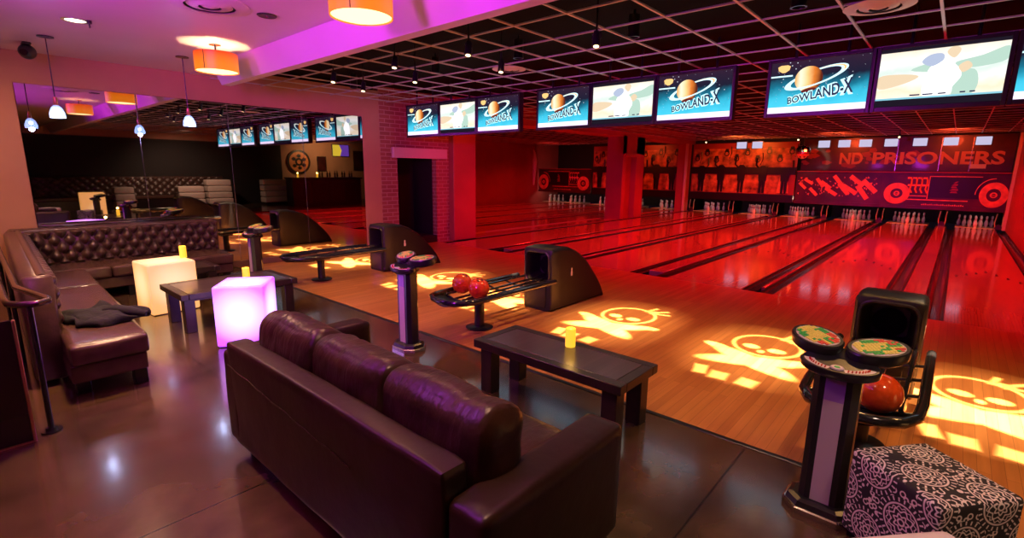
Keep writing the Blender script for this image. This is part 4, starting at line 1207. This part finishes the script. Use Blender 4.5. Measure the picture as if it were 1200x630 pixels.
b = bmesh.new(); box(b, -0.010, 0.012, 0.755, 0.772, 0.0, 0.79, 0.003); box(b, -0.010, 0.010, -0.9, 0.77, 0, 0.013); obj('edge_profile', b, M['copper'], t)

# ================================================================== BOWLING EQUIPMENT
def rrect(hw, hz, r, cz, n=8):
    pts = []
    for (sx, sz, a0) in ((1, 1, 0), (-1, 1, PI/2), (-1, -1, PI), (1, -1, 1.5*PI)):
        for i in range(n+1):
            a = a0+PI/2*i/n
            pts.append((sx*(hw-r)+r*math.cos(a), cz+sz*(hz-r)+r*math.sin(a)))
    return pts
def ball_return(label, xc):
    t = thing('ball_return', label, 'ball return', (xc, 4.70, 0), group='ball returns')
    # hood: rounded sections along y, with an open mouth in front
    prof = [(0.0, 0.755), (0.02, 0.775), (0.20, 0.785), (0.38, 0.765), (0.55, 0.70), (0.72, 0.60), (0.88, 0.46), (1.02, 0.32), (1.12, 0.20), (1.18, 0.10), (1.20, 0.04)]
    def sec(y, top, hw, r):
        return [(x, y, z) for x, z in rrect(hw, top/2, min(r, top/2*0.98), top/2)]
    S = []
    hole = lambda y, k: [(x, y, z) for x, z in rrect(0.165*k, 0.165*k, 0.07*k, 0.545)]
    S.append(hole(0.22, 0.75)); S.append(hole(0.10, 0.92)); S.append(hole(0.025, 1.0)); S.append(hole(0.005, 1.05))
    S.append([(x, 0.0-0.04*(1-z/0.755)*0, z) for x, z in rrect(0.205, 0.755/2, 0.05, 0.755/2)])
    for (y, z) in prof[1:]: S.append(sec(y, z, 0.225 if y > 0.01 else 0.21, 0.055))
    b = bmesh.new(); loft(b, S); obj('hood', b, M['hood'], t, ang=50)
    b = bmesh.new(); cyl(b, (0, 0.215, 0.535), (0, 0.205, 0.535), 0.115, seg=28); obj('mouth_flap', b, M['black_matte'], t)
    b = bmesh.new(); tube(b, [(x*1.0, -0.004, z) for x, z in rrect(0.183, 0.183, 0.08, 0.545)], 0.012, 8, closed=True); obj('mouth_rim', b, M['black'], t)
    b = bmesh.new(); prism(b, [(0.40, 0.40), (0.43, 0.40), (0.435, 0.44), (0.425, 0.465), (0.43, 0.49), (0.415, 0.505), (0.40, 0.49), (0.405, 0.465), (0.395, 0.44)], 0.2255, 0.2285, 'yz'); obj('pin_emblem', b, M['cream'], t, False)
    b = bmesh.new(); box(b, -0.14, 0.14, -0.008, 0.001, 0.04, 0.30, 0.004); obj('front_panel', b, M['black'], t)
    # rack: outer ring, two runners, cross ties, nose dish
    z = 0.40
    b = bmesh.new()
    ring = [(0.29, -0.02, z), (0.29, -0.45, z), (0.29, -1.15, z), (0.275, -1.36, z), (0.22, -1.48, z), (0.12, -1.54, z), (0, -1.56, z), (-0.12, -1.54, z), (-0.22, -1.48, z), (-0.275, -1.36, z), (-0.29, -1.15, z), (-0.29, -0.45, z), (-0.29, -0.02, z)]
    tube(b, ring, 0.030, 12)
    obj('outer_rail', b, M['rail_blk'], t)
    for s in (-1, 1):
        b = bmesh.new(); tube(b, [(s*0.055, 0.12, z-0.01), (s*0.055, -0.3, z-0.015), (s*0.055, -1.30, z-0.03)], 0.014, 8)
        tube(b, [(s*0.20, 0.05, z-0.0), (s*0.20, -0.3, z-0.0), (s*0.20, -1.30, z-0.005)], 0.014, 8); obj('runner', b, M['rail_blk'], t)
    for y in (-0.30, -0.62, -0.94, -1.26):
        b = bmesh.new(); tube(b, [(-0.28, y, z-0.02), (-0.1, y, z-0.055), (0.1, y, z-0.055), (0.28, y, z-0.02)], 0.012, 8)
        obj('cross_tie', b, M['black'], t)
    b = bmesh.new(); 
    sec2 = []
    for k in range(7):
        f = k/6; y = -1.22-0.31*f; hw = 0.265*math.sqrt(max(0.02, 1-(f*0.93)**2.4))
        sec2.append([(hw*math.cos(a), y, z-0.012-0.055*math.sin(a)*(1-0.5*f)) for a in [PI*i/10 for i in range(11)]]+[(hw*math.cos(a), y, z-0.03-0.055*math.sin(a)*(1-0.5*f)) for a in [PI*i/10 for i in range(10, -1, -1)]])
    loft(b, sec2); obj('nose_dish', b, M['black'], t)
    b = bmesh.new(); cyl(b, (0, -1.0, 0.02), (0, -1.0, z-0.06), 0.055, seg=20); box(b, -0.09, 0.09, -1.12, -0.88, z-0.085, z-0.055, 0.01); obj('stand_post', b, M['black'], t)
    b = bmesh.new(); lathe(b, [(0, 0), (0.145, 0), (0.150, 0.010), (0.12, 0.022), (0.0, 0.026)], 32, (0, -1.0, 0)); obj('foot_plate', b, M['black'], t)
    return t
br0 = ball_return('black ball return with two orange-red balls behind the low wooden table', -3.735)
dup(br0, (-7.20, 4.70, 0), None, 'black ball return without balls, nearest the mirror wall')
dup(br0, (-0.27, 4.70, 0), None, 'black ball return at the right behind the foreground console')

bl0 = None
def ball(label, x, y, z, m='ball', r=0.112, grp='bowling balls'):
    global bl0
    t = thing('bowling_ball', label, 'bowling ball', (x, y, z), random.uniform(0, 6), group=grp)
    b = bmesh.new(); bmesh.ops.create_uvsphere(b, u_segments=32, v_segments=20, radius=r); obj('ball_body', b, M[m], t)
    for k in range(3):
        d = Vector((0.26*math.cos(k*2.1), -0.35+0.2*math.sin(k*2.1), 0.9)).normalized()
        b = bmesh.new(); cyl(b, d*(r-0.004), d*(r+0.0006), 0.0125, seg=12); obj('finger_hole', b, M['hole'], t)
ball('orange-red bowling ball, left one of the pair on the middle ball return', -3.92, 3.62, 0.474)
ball('orange-red bowling ball, right one of the pair on the middle ball return', -3.64, 3.60, 0.470)
ball('orange-red bowling ball on the right ball return behind the console', -0.18, 3.40, 0.470, r=0.116)

def console(label, x, y, rz):
    t = thing('bowling_console', label, 'control console', (x, y, 0), rz, group='bowling control consoles')
    def octo(hx, hy, c): return [(hx, hy-c), (hx-c, hy), (-hx+c, hy), (-hx, hy-c), (-hx, -hy+c), (-hx+c, -hy), (hx-c, -hy), (hx, -hy+c)]
    def loftoct(lst):
        b = bmesh.new(); loft(b, [[(px, py, z) for px, py in octo(hx, hy, c)] for (hx, hy, c, z) in lst]); return b
    obj('base_rim', loftoct([(0.163, 0.128, 0.07, 0.0), (0.165, 0.13, 0.07, 0.03), (0.158, 0.123, 0.068, 0.036)]), M['chrome'], t, False)
    obj('base_step', loftoct([(0.152, 0.117, 0.06, 0.036), (0.145, 0.110, 0.06, 0.062), (0.125, 0.09, 0.05, 0.072)]), M['black'], t, False)
    obj('column', loftoct([(0.098, 0.066, 0.03, 0.07), (0.098, 0.066, 0.03, 0.765)]), M['black'], t, False)
    b = bmesh.new(); box(b, -0.042, 0.042, -0.0695, -0.064, 0.075, 0.62); obj('column_panel', b, M['panel_gray'], t, False)
    b = bmesh.new(); box(b, -0.042, 0.042, -0.0695, -0.064, 0.62, 0.755); obj('column_panel_top', b, M['panel_purple'], t, False)
    # crescent front head
    mt = Matrix.Translation((0, -0.045, 0.795)) @ Matrix.Rotation(math.radians(14), 4, 'X') @ Matrix.Diagonal((0.84, 0.88, 0.9, 1))
    b = bmesh.new(); lathe(b, [(0, -0.035), (0.17, -0.035), (0.195, -0.02), (0.2, 0.012), (0.19, 0.022), (0, 0.022)], 36, sy=0.52); xf(b, b.verts[:], mt); hd = obj('head', b, M['black'], t)
    b = bmesh.new()
    def arcband(a0, a1, r0, r1, z):
        V = []
        for i in range(11):
            a = a0+(a1-a0)*i/10
            V.append((b.verts.new((r1*math.cos(a), 0.52*r1*math.sin(a), z)), b.verts.new((r0*math.cos(a), 0.52*r0*math.sin(a), z))))
        for p, q in zip(V[:-1], V[1:]): b.faces.new((p[0], q[0], q[1], p[1]))
    arcband(1.04*PI, 1.42*PI, 0.125, 0.178, 0.0235); arcband(1.58*PI, 1.96*PI, 0.125, 0.178, 0.0235); xf(b, b.verts[:], mt); obj('function_strip', b, M['keypad'], hd, False)
    b = bmesh.new()
    for a0, a1 in ((1.06*PI, 1.40*PI), (1.60*PI, 1.94*PI)):
        for i in range(8):
            a = a0+(a1-a0)*(i+0.5)/8; p = (0.15*math.cos(a), 0.52*0.15*math.sin(a)); box(b, p[0]-0.0035, p[0]+0.0035, p[1]-0.010, p[1]+0.010, 0.0235, 0.026)
    xf(b, b.verts[:], mt); obj('function_key', b, M['ball_dark'], hd, False)['kind'] = 'stuff'
    b = bmesh.new(); lathe(b, [(0, 0.031), (0.030, 0.031), (0.036, 0.024)], 24, (0, -0.062, 0), sy=0.62); xf(b, b.verts[:], mt); obj('logo_disc', b, M['keypad'], hd)
    b = bmesh.new(); lathe(b, [(0, 0.033), (0.014, 0.033), (0.016, 0.031)], 16, (0, -0.062, 0), sy=0.62); xf(b, b.verts[:], mt); obj('logo_centre', b, M['key_g'], hd)
    for s in (-1, 1):
        mt2 = Matrix.Translation((s*0.128, 0.085, 0.868)) @ Matrix.Rotation(math.radians(11), 4, 'X') @ Matrix.Rotation(math.radians(36*s), 4, 'Z') @ Matrix.Diagonal((0.86, 0.80, 1, 1))
        b = bmesh.new(); lathe(b, [(0, -0.045), (0.13, -0.045), (0.152, -0.03), (0.158, 0.012), (0.150, 0.022), (0, 0.022)], 40, sy=0.78); xf(b, b.verts[:], mt2); kp = obj('keypad', b, M['black'], t)
        b = bmesh.new(); lathe(b, [(0, 0.0232), (0.130, 0.0232), (0.132, 0.0218)], 40, sy=0.78); xf(b, b.verts[:], mt2); obj('keypad_face', b, M['keypad'], kp)
        sets = {'key_y': [], 'key_g': [], 'key_r': []}
        rr = random.Random(4+s)
        for i in range(-6, 7):
            for j in range(-4, 5):
                px, py = i*0.0182, j*0.0190
                if (px/0.122)**2+(py/0.092)**2 > 1: continue
                c = 'key_y'
                if j in (4, 3) and -3 <= i <= 0 or (j < -2 and i < 0) or (i > 2 and j in (0, 1)): c = 'key_g'
                if (i > 3) and j > 0 or (0 < i < 4 and j > 2) or (i > 3 and j < -1): c = 'key_r'
                if rr.random() < 0.08: c = 'key_g'
                sets[c].append((px, py))
        for c, L_ in sets.items():
            b = bmesh.new()
            for px, py in L_: box(b, px-0.0072, px+0.0072, py-0.0072, py+0.0072, 0.023, 0.0275)
            xf(b, b.verts[:], mt2); o = obj({'key_y': 'yellow_key', 'key_g': 'green_key', 'key_r': 'red_key'}[c], b, M[c], kp, False); o['kind'] = 'stuff'
    b = bmesh.new(); cyl(b, (0, 0.02, 0.765), (0, 0.08, 0.80), 0.07, seg=20); obj('neck', b, M['black'], t)
    return t
c0 = console('black bowling console with oval keypads in the right foreground', -0.31, 2.78, math.radians(-1))
dup(c0, (-3.77, 2.78, 0), math.radians(-1), 'violet-lit bowling console between the sofa and the middle ball return')
dup(c0, (-7.22, 2.76, 0), math.radians(-1), 'bowling console behind the violet cube, near the mirror')

# patterned ottoman and pale stool in the right corner
t = thing('patterned_ottoman', 'black cube ottoman with pale medallion pattern beside the console', 'ottoman', (0.085, 2.672, 0), math.radians(50))
b = bmesh.new(); cushion(b, -0.20, 0.20, -0.215, 0.215, 0.03, 0.445, 0.022, 0.006, 0.003, 60, 18); obj('upholstered_body', b, M['damask'], t)
b = bmesh.new(); box(b, -0.18, 0.18, -0.19, 0.19, 0.0, 0.035); obj('plinth', b, M['black_matte'], t)
t = thing('pale_stool', 'pale upholstered stool corner at the bottom right edge', 'stool', (0.135, 1.785, 0), math.radians(48))
b = bmesh.new(); cushion(b, -0.21, 0.21, -0.2, 0.2, 0.40, 0.545, 0.03, 0.012, 0.003, 61, 14); obj('seat_cushion', b, M['cushion'], t)
b = bmesh.new(); box(b, -0.20, 0.20, -0.19, 0.19, 0.08, 0.40, 0.012); obj('stool_body', b, M['cushion'], t)
for sx in (-1, 1):
    for sy in (-1, 1):
        b = bmesh.new(); cyl(b, (sx*0.16, sy*0.15, 0), (sx*0.16, sy*0.15, 0.08), 0.018, 0.022, 12); obj('leg', b, M['black'], t)

# ================================================================== WHAT SHOWS IN THE MIRROR
t = thing('long_tufted_bench', 'long dark tufted bench against the black wall, seen in the mirror', 'bench', (6.98, 4.0, 0))
b = bmesh.new(); tuft(b, (-0.16, -3.2, 0.50), (0, 1, 0), (0, 0, 1), (-1, 0, 0), 7.7, 0.74, 0.3, 0.28, 0.05, 220, 26); box(b, -0.16, -0.01, -3.2, 4.5, 0.0, 1.27, 0.03); obj('backrest', b, M['tuft'], t, ang=70)
b = bmesh.new(); box(b, -0.62, -0.17, -3.2, 4.5, 0.36, 0.50, 0.03); obj('seat', b, M['seat_leather'], t)
b = bmesh.new(); box(b, -0.58, -0.17, -3.15, 4.45, 0.0, 0.36); obj('base', b, M['black'], t)
def white_lounge(label, y, w, tiers, x=6.0):
    t = thing('white_lounge_seat', label, 'lounge seat', (x, y, 0), group='white tiered lounge seats')
    z = 0.10
    for k in range(tiers):
        b = bmesh.new(); cushion(b, -0.30+0.05*k, 0.30, -w/2, w/2, z, z+0.24, 0.03, 0.01, 0.004, 70+k, 10); obj('cushion_tier', b, M['white_up'], t); z += 0.265
    b = bmesh.new(); box(b, -0.28, 0.28, -w/2+0.03, w/2-0.03, 0, 0.10); obj('plinth', b, M['black'], t)
white_lounge('white tiered lounge seat left of the black far console, seen in the mirror', 4.62, 0.62, 3)
white_lounge('white tiered lounge seat at the middle of the mirror reflection', 6.9, 0.95, 3)
white_lounge('tallest white tiered lounge seat, seen in the mirror behind the ball returns', 8.0, 0.95, 4)
white_lounge('white tiered lounge seat nearest the bar, tinged red, seen in the mirror', 10.3, 1.1, 4, 5.7)
t = thing('bar_counter', 'dark bar counter seen in the right part of the mirror', 'bar counter', (3.75, 11.7, 0))
b = bmesh.new(); box(b, -0.35, 0.30, -1.6, 1.75, 0.0, 1.20, 0.01); obj('counter_front', b, M['table_dark'], t)
b = bmesh.new(); box(b, -0.42, 0.36, -1.65, 1.8, 1.20, 1.27, 0.012); obj('counter_top', b, M['table_dark'], t)
for k in range(4):
    b = bmesh.new(); box(b, -0.365, -0.35, -1.5+0.8*k, -0.8+0.8*k, 0.15, 1.05, 0.005); obj('front_panel', b, M['table_dark'], t)
candle('lit yellow candle on the bar counter, seen in the mirror', 3.5, 10.4, 1.27)
candle('lit yellow candle on the middle of the bar, seen in the mirror', 3.5, 11.3, 1.27)
t = thing('round_wall_sign', 'round dark red wall sign above the bar, seen in the mirror', 'sign', (6.98, 12.15, 1.98))
b = bmesh.new(); cyl(b, (0, 0, 0), (-0.05, 0, 0), 0.60, seg=40); obj('sign_disc', b, M['mural_orange'], t)
b = bmesh.new()
for (r0, r1) in ((0.50, 0.60), (0.10, 0.2)):
    flat_ring(b, 0, 0, r0, r1, -0.062, -0.05, 36)
for a in (0.5, 1.6, 2.7, 3.7, 4.6, 5.6): prism(b, [(0.3*math.cos(a)+0.12*math.cos(k), 0.3*math.sin(a)+0.10*math.sin(k)) for k in (0, 1.3, 2.6, 3.9, 5.1)], -0.062, -0.05, 'xz')
bmesh.ops.rotate(b, verts=b.verts[:], cent=(0, 0, 0), matrix=Matrix.Rotation(-PI/2, 3, 'Z')); 
obj('sign_emblem', b, M['mural_ink'], t, False)
t = thing('bar_screen', 'small yellow and violet wall screen over the bar, seen in the mirror', 'screen', (6.93, 14.5, 2.62))
b = bmesh.new(); box(b, 0, 0.05, -0.5, 0.5, -0.32, 0.32, 0.01); obj('screen_housing', b, M['black'], t)
b = bmesh.new(); box(b, -0.006, 0.0, -0.47, 0.47, -0.29, 0.29); obj('display', b, M['tv_purple'], t, False)
b = bmesh.new(); prism(b, [(-0.47, -0.29), (-0.05, -0.29), (0.05, 0.0), (-0.08, 0.29), (-0.47, 0.29)], -0.012, -0.006, 'yz'); obj('yellow_field', b, M['tv_yellow'], t, False)
for i, (y, z, w_, h_) in enumerate(((13.4, 1.9, 0.22, 0.35), (15.6, 2.1, 0.3, 0.5))):
    t = thing('framed_picture', 'dark framed picture on the bar wall, '+['between sign and screen', 'right of the small screen'][i]+', seen in the mirror', 'picture', (6.99, y, z), group='pictures on the bar wall')
    b = bmesh.new(); box(b, -0.02, 0, -w_, w_, -h_, h_); obj('picture_face', b, M['mural_dark'], t, False)
    b = bmesh.new()
    for (y0, y1, z0, z1) in ((-w_-0.03, -w_, -h_-0.03, h_+0.03), (w_, w_+0.03, -h_-0.03, h_+0.03), (-w_, w_, h_, h_+0.03), (-w_, w_, -h_-0.03, -h_)): box(b, -0.035, 0, y0, y1, z0, z1)
    obj('picture_frame', b, M['black'], t, False)
bt0 = None
for k in range(10):
    lo = (3.85+0.12*(k % 2), 11.6+0.19*k, 1.27); lab = 'dark bottle standing on the bar counter, seen in the mirror'
    if bt0 is None:
        bt0 = thing('bar_bottle', lab, 'bottle', lo, group='bottles on the bar')
        b = bmesh.new(); lathe(b, [(0, 0), (0.036, 0), (0.038, 0.01), (0.038, 0.17), (0.015, 0.22), (0.013, 0.28), (0, 0.28)], 14); obj('bottle_body', b, M['dark_glass'], bt0)
        b = bmesh.new(); cyl(b, (0, 0, 0.275), (0, 0, 0.30), 0.015, seg=10); obj('bottle_cap', b, M['chrome'], bt0)
    else: dup(bt0, lo, None, lab)

# ================================================================== LIGHTS
def gobo_nodes(l):
    l.use_nodes = True
    nt = l.node_tree; E = NE(nt)
    em = nt.nodes['Emission']
    tc = N(nt, 'ShaderNodeTexCoord'); sp = N(nt, 'ShaderNodeSeparateXYZ')
    nt.links.new(tc.outputs['Normal'], sp.inputs[0])
    az = E.op('ABSOLUTE', sp.outputs[2])
    u = E.mul(E.div(sp.outputs[0], az), GU*3.055); v = E.mul(E.div(sp.outputs[1], az), 3.055)
    e = 0.02
    sk = E.ell(u, v, 0, 0.26, 0.30, 0.34)
    ring = E.soft(E.sub(E.op('ABSOLUTE', sk), 0.016), e)
    eyes = E.mx(E.soft(E.rell(u, v, -0.115, 0.15, 0.075, 0.062, -0.2), e), E.soft(E.rell(u, v, 0.115, 0.15, 0.075, 0.062, 0.2), e), E.soft(E.ell(u, v, 0, 0.045, 0.03, 0.04), e))
    b1 = E.soft(E.rell(u, v, 0.0, -0.28, 0.43, 0.125, 0.50), 0.03)
    b2 = E.soft(E.rell(u, v, 0.0, -0.28, 0.43, 0.125, -0.50), 0.03)
    kn = E.mx(E.soft(E.rell(u, v, -0.37, -0.06, 0.14, 0.065, -0.3), e), E.soft(E.rell(u, v, 0.37, -0.06, 0.14, 0.065, 0.3), e))
    cr = E.mx(E.soft(E.box(u, v, 0.10, 0.66, 0.022, 0.12, -0.25), e), E.soft(E.box(u, v, 0.21, 0.63, 0.022, 0.13, -0.75), e), E.soft(E.box(u, v, 0.26, 0.55, 0.022, 0.12, -1.25), e), E.soft(E.ell(u, v, 0.16, 0.58, 0.07, 0.06), e))
    le = E.mx(E.soft(E.box(u, v, -0.27, -0.78, 0.05, 0.10, 0.25), 0.025), E.soft(E.box(u, v, -0.10, -0.82, 0.065, 0.08, 0.1), 0.03), E.soft(E.box(u, v, 0.13, -0.82, 0.065, 0.08, -0.1), 0.03))
    tot = E.mx(E.mul(ring, 0.55), E.mul(eyes, 0.8), b1, b2, E.mul(kn, 0.8), E.mul(cr, 0.4), E.mul(le, 0.45))
    halo = E.mul(E.soft(E.ell(u, v, 0, -0.02, 0.62, 0.85), 0.25), 0.05)
    nt.links.new(E.add(tot, halo), em.inputs['Strength'])
GU = 1.0
GX = [0.35, -1.22, -2.76, -4.35, -5.95, -8.15]
gl = ['over the right ball return', 'over the foreground console', 'over the low wooden table', 'over the middle ball return', 'between the middle and left ball returns', 'nearest the mirror']
gdat = None
for x, lab in zip(GX, gl):
    t = thing('pattern_projector', 'black pattern projector in the grid, '+lab, 'projector', (x, 5.0, 0), group='skull pattern projectors')
    b = bmesh.new(); cyl(b, (0, 0, GZ+0.29), (0, 0, 3.30), 0.015); cyl(b, (0, 0, 3.10), (0, 0, 3.29), 0.06, seg=20, cap=True); obj('projector_body', b, M['black'], t)
    b = bmesh.new(); lathe(b, [(0.045, 3.10), (0.060, 3.10), (0.066, 3.07), (0.05, 3.07)], 20); obj('lens_hood', b, M['black'], t)
    if gdat is None:
        o = light('SPOT', 'projector_beam', (x, 5.0, 3.055), 11000, (1.0, 0.72, 0.42), 0.004, None, spot_size=0.62, spot_blend=0.05)
        gdat = o.data; gobo_nodes(gdat)
    else:
        o = bpy.data.objects.new('projector_beam', gdat); COL.objects.link(o); o.location = (x, 5.0, 3.055)

# warm heads over the approach
for x in (-8.3, -6.2, -4.2, -2.3, -0.4, 1.2):
    light('SPOT', 'approach_warm', (x, 4.3, 2.98), 135, (1.0, 0.50, 0.16), 0.10, (x, 4.3, 0), spot_size=1.75, spot_blend=1.0)
# red floods over the lanes
for y in (9.2, 12.5, 16.0, 19.2):
    for x in (-0.4, -3.6, -6.8):
        light('SPOT', 'lane_red', (x, y, 2.98), 430, (1.0, 0.012, 0.010), 0.25, (x, y+0.3, 0), spot_size=2.4, spot_blend=0.8)
    light('SPOT', 'lane_red_far', (-12.0, y, 2.98), 200, (1.0, 0.012, 0.010), 0.25, (-12, y+0.3, 0), spot_size=2.4, spot_blend=0.8)
    light('SPOT', 'lane_red_far', (-15.5, y, 2.98), 150, (1.0, 0.012, 0.010), 0.25, (-15.5, y+0.3, 0), spot_size=2.4, spot_blend=0.8)
# mural washers
for x, c, e in ((-0.3, (1.0, 0.07, 0.02), 190), (-3.4, (1.0, 0.08, 0.02), 190), (-6.6, (1.0, 0.15, 0.02), 240), (-11.5, (1.0, 0.10, 0.02), 130), (-15.6, (1.0, 0.03, 0.02), 90)):
    light('SPOT', 'mural_wash', (x, 19.6, 2.98), e, c, 0.2, (x, 22.0, 1.5), spot_size=1.9, spot_blend=0.8)
# pin lights inside the pits
for cx, nm in PINLANES:
    light('POINT', 'pin_light', (cx, 22.24, 0.74), 4.0, (1.0, 0.66, 0.48), 0.06)
# red wall column light
light('SPOT', 'column_red', (-6.5, 7.9, 3.0), 110, (1.0, 0.02, 0.02), 0.2, (-9.3, 8.3, 1.6), spot_size=1.3, spot_blend=1.0)
# violet up-lighting of the lounge ceiling
light('SPOT', 'violet_uplight', (-2.2, -1.1, 2.5), 680, (0.78, 0.03, 1.0), 0.35, (-3.4, 1.3, 3.1), spot_size=2.0, spot_blend=1.0)
light('SPOT', 'violet_uplight', (-4.7, -1.0, 2.5), 340, (0.82, 0.045, 1.0), 0.35, (-5.2, 1.2, 3.1), spot_size=2.0, spot_blend=1.0)
# lounge
light('SPOT', 'lounge_warm', (-7.6, -1.2, 3.0), 230, (1.0, 0.45, 0.20), 0.12, (-8.9, 0.2, 0.8), spot_size=1.9, spot_blend=0.9)
light('SPOT', 'lounge_warm', (-4.7, 0.75, 3.03), 430, (1.0, 0.53, 0.24), 0.12, (-4.6, 0.45, 0), spot_size=1.9, spot_blend=0.9)
light('SPOT', 'lounge_warm', (-1.3, 1.3, 3.03), 120, (1.0, 0.56, 0.32), 0.12, (-1.2, 1.4, 0), spot_size=1.6, spot_blend=0.9)
light('SPOT', 'stool_light', (0.9, 1.9, 3.03), 110, (1.0, 0.72, 0.55), 0.12, (0.2, 2.4, 0), spot_size=1.2, spot_blend=0.9)
light('SPOT', 'violet_side', (-2.6, 0.0, 2.9), 60, (0.45, 0.12, 1.0), 0.2, (-0.4, 2.6, 0.4), spot_size=0.9, spot_blend=1.0)
light('SPOT', 'violet_side', (-5.6, 0.4, 2.7), 130, (0.42, 0.06, 1.0), 0.2, (-3.8, 2.7, 0.45), spot_size=0.5, spot_blend=1.0)  # added spot, stands in for the violet cube's light on the console
light('SPOT', 'violet_side', (-5.2, 2.2, 2.7), 170, (0.42, 0.06, 1.0), 0.2, (-4.3, 0.95, 0.0), spot_size=0.75, spot_blend=1.0)  # added spot, boosts the violet cube's weak glow on the floor
light('SPOT', 'mirror_ball_spot', (-4.3, 18.6, 2.8), 60, (1.0, 0.85, 0.55), 0.05, (-4.35, 20.6, 2.45), spot_size=0.35, spot_blend=0.5)
# far lounge and bar, seen in the mirror
light('SPOT', 'far_lounge', (4.2, 6.5, 2.95), 280, (1.0, 0.62, 0.40), 0.15, (6.1, 6.8, 0.6), spot_size=2.0, spot_blend=0.9)
light('SPOT', 'bar_warm', (5.2, 13.0, 2.9), 120, (1.0, 0.60, 0.25), 0.15, (7.0, 13.2, 2.0), spot_size=2.2, spot_blend=0.9)

# ================================================================== CAMERA
cam = bpy.data.cameras.new('camera'); co = bpy.data.objects.new('camera', cam); COL.objects.link(co)
cam.sensor_fit = 'HORIZONTAL'; cam.sensor_width = 36.0; cam.lens = 583.13*36/1200
cam.clip_start = 0.05; cam.clip_end = 100
yaw, pit, rol = math.radians(41.4374), math.radians(11.2444), math.radians(0.6707)
f = Vector((-math.sin(yaw)*math.cos(pit), math.cos(yaw)*math.cos(pit), -math.sin(pit)))
r = Vector((math.cos(yaw), math.sin(yaw), 0)); u = r.cross(f)
r2 = r*math.cos(rol)+u*math.sin(rol); u2 = -r*math.sin(rol)+u*math.cos(rol)
mw = Matrix((( r2.x, u2.x, -f.x, 0), (r2.y, u2.y, -f.y, 0), (r2.z, u2.z, -f.z, 1.7), (0, 0, 0, 1)))
co.matrix_world = mw
sc.camera = co
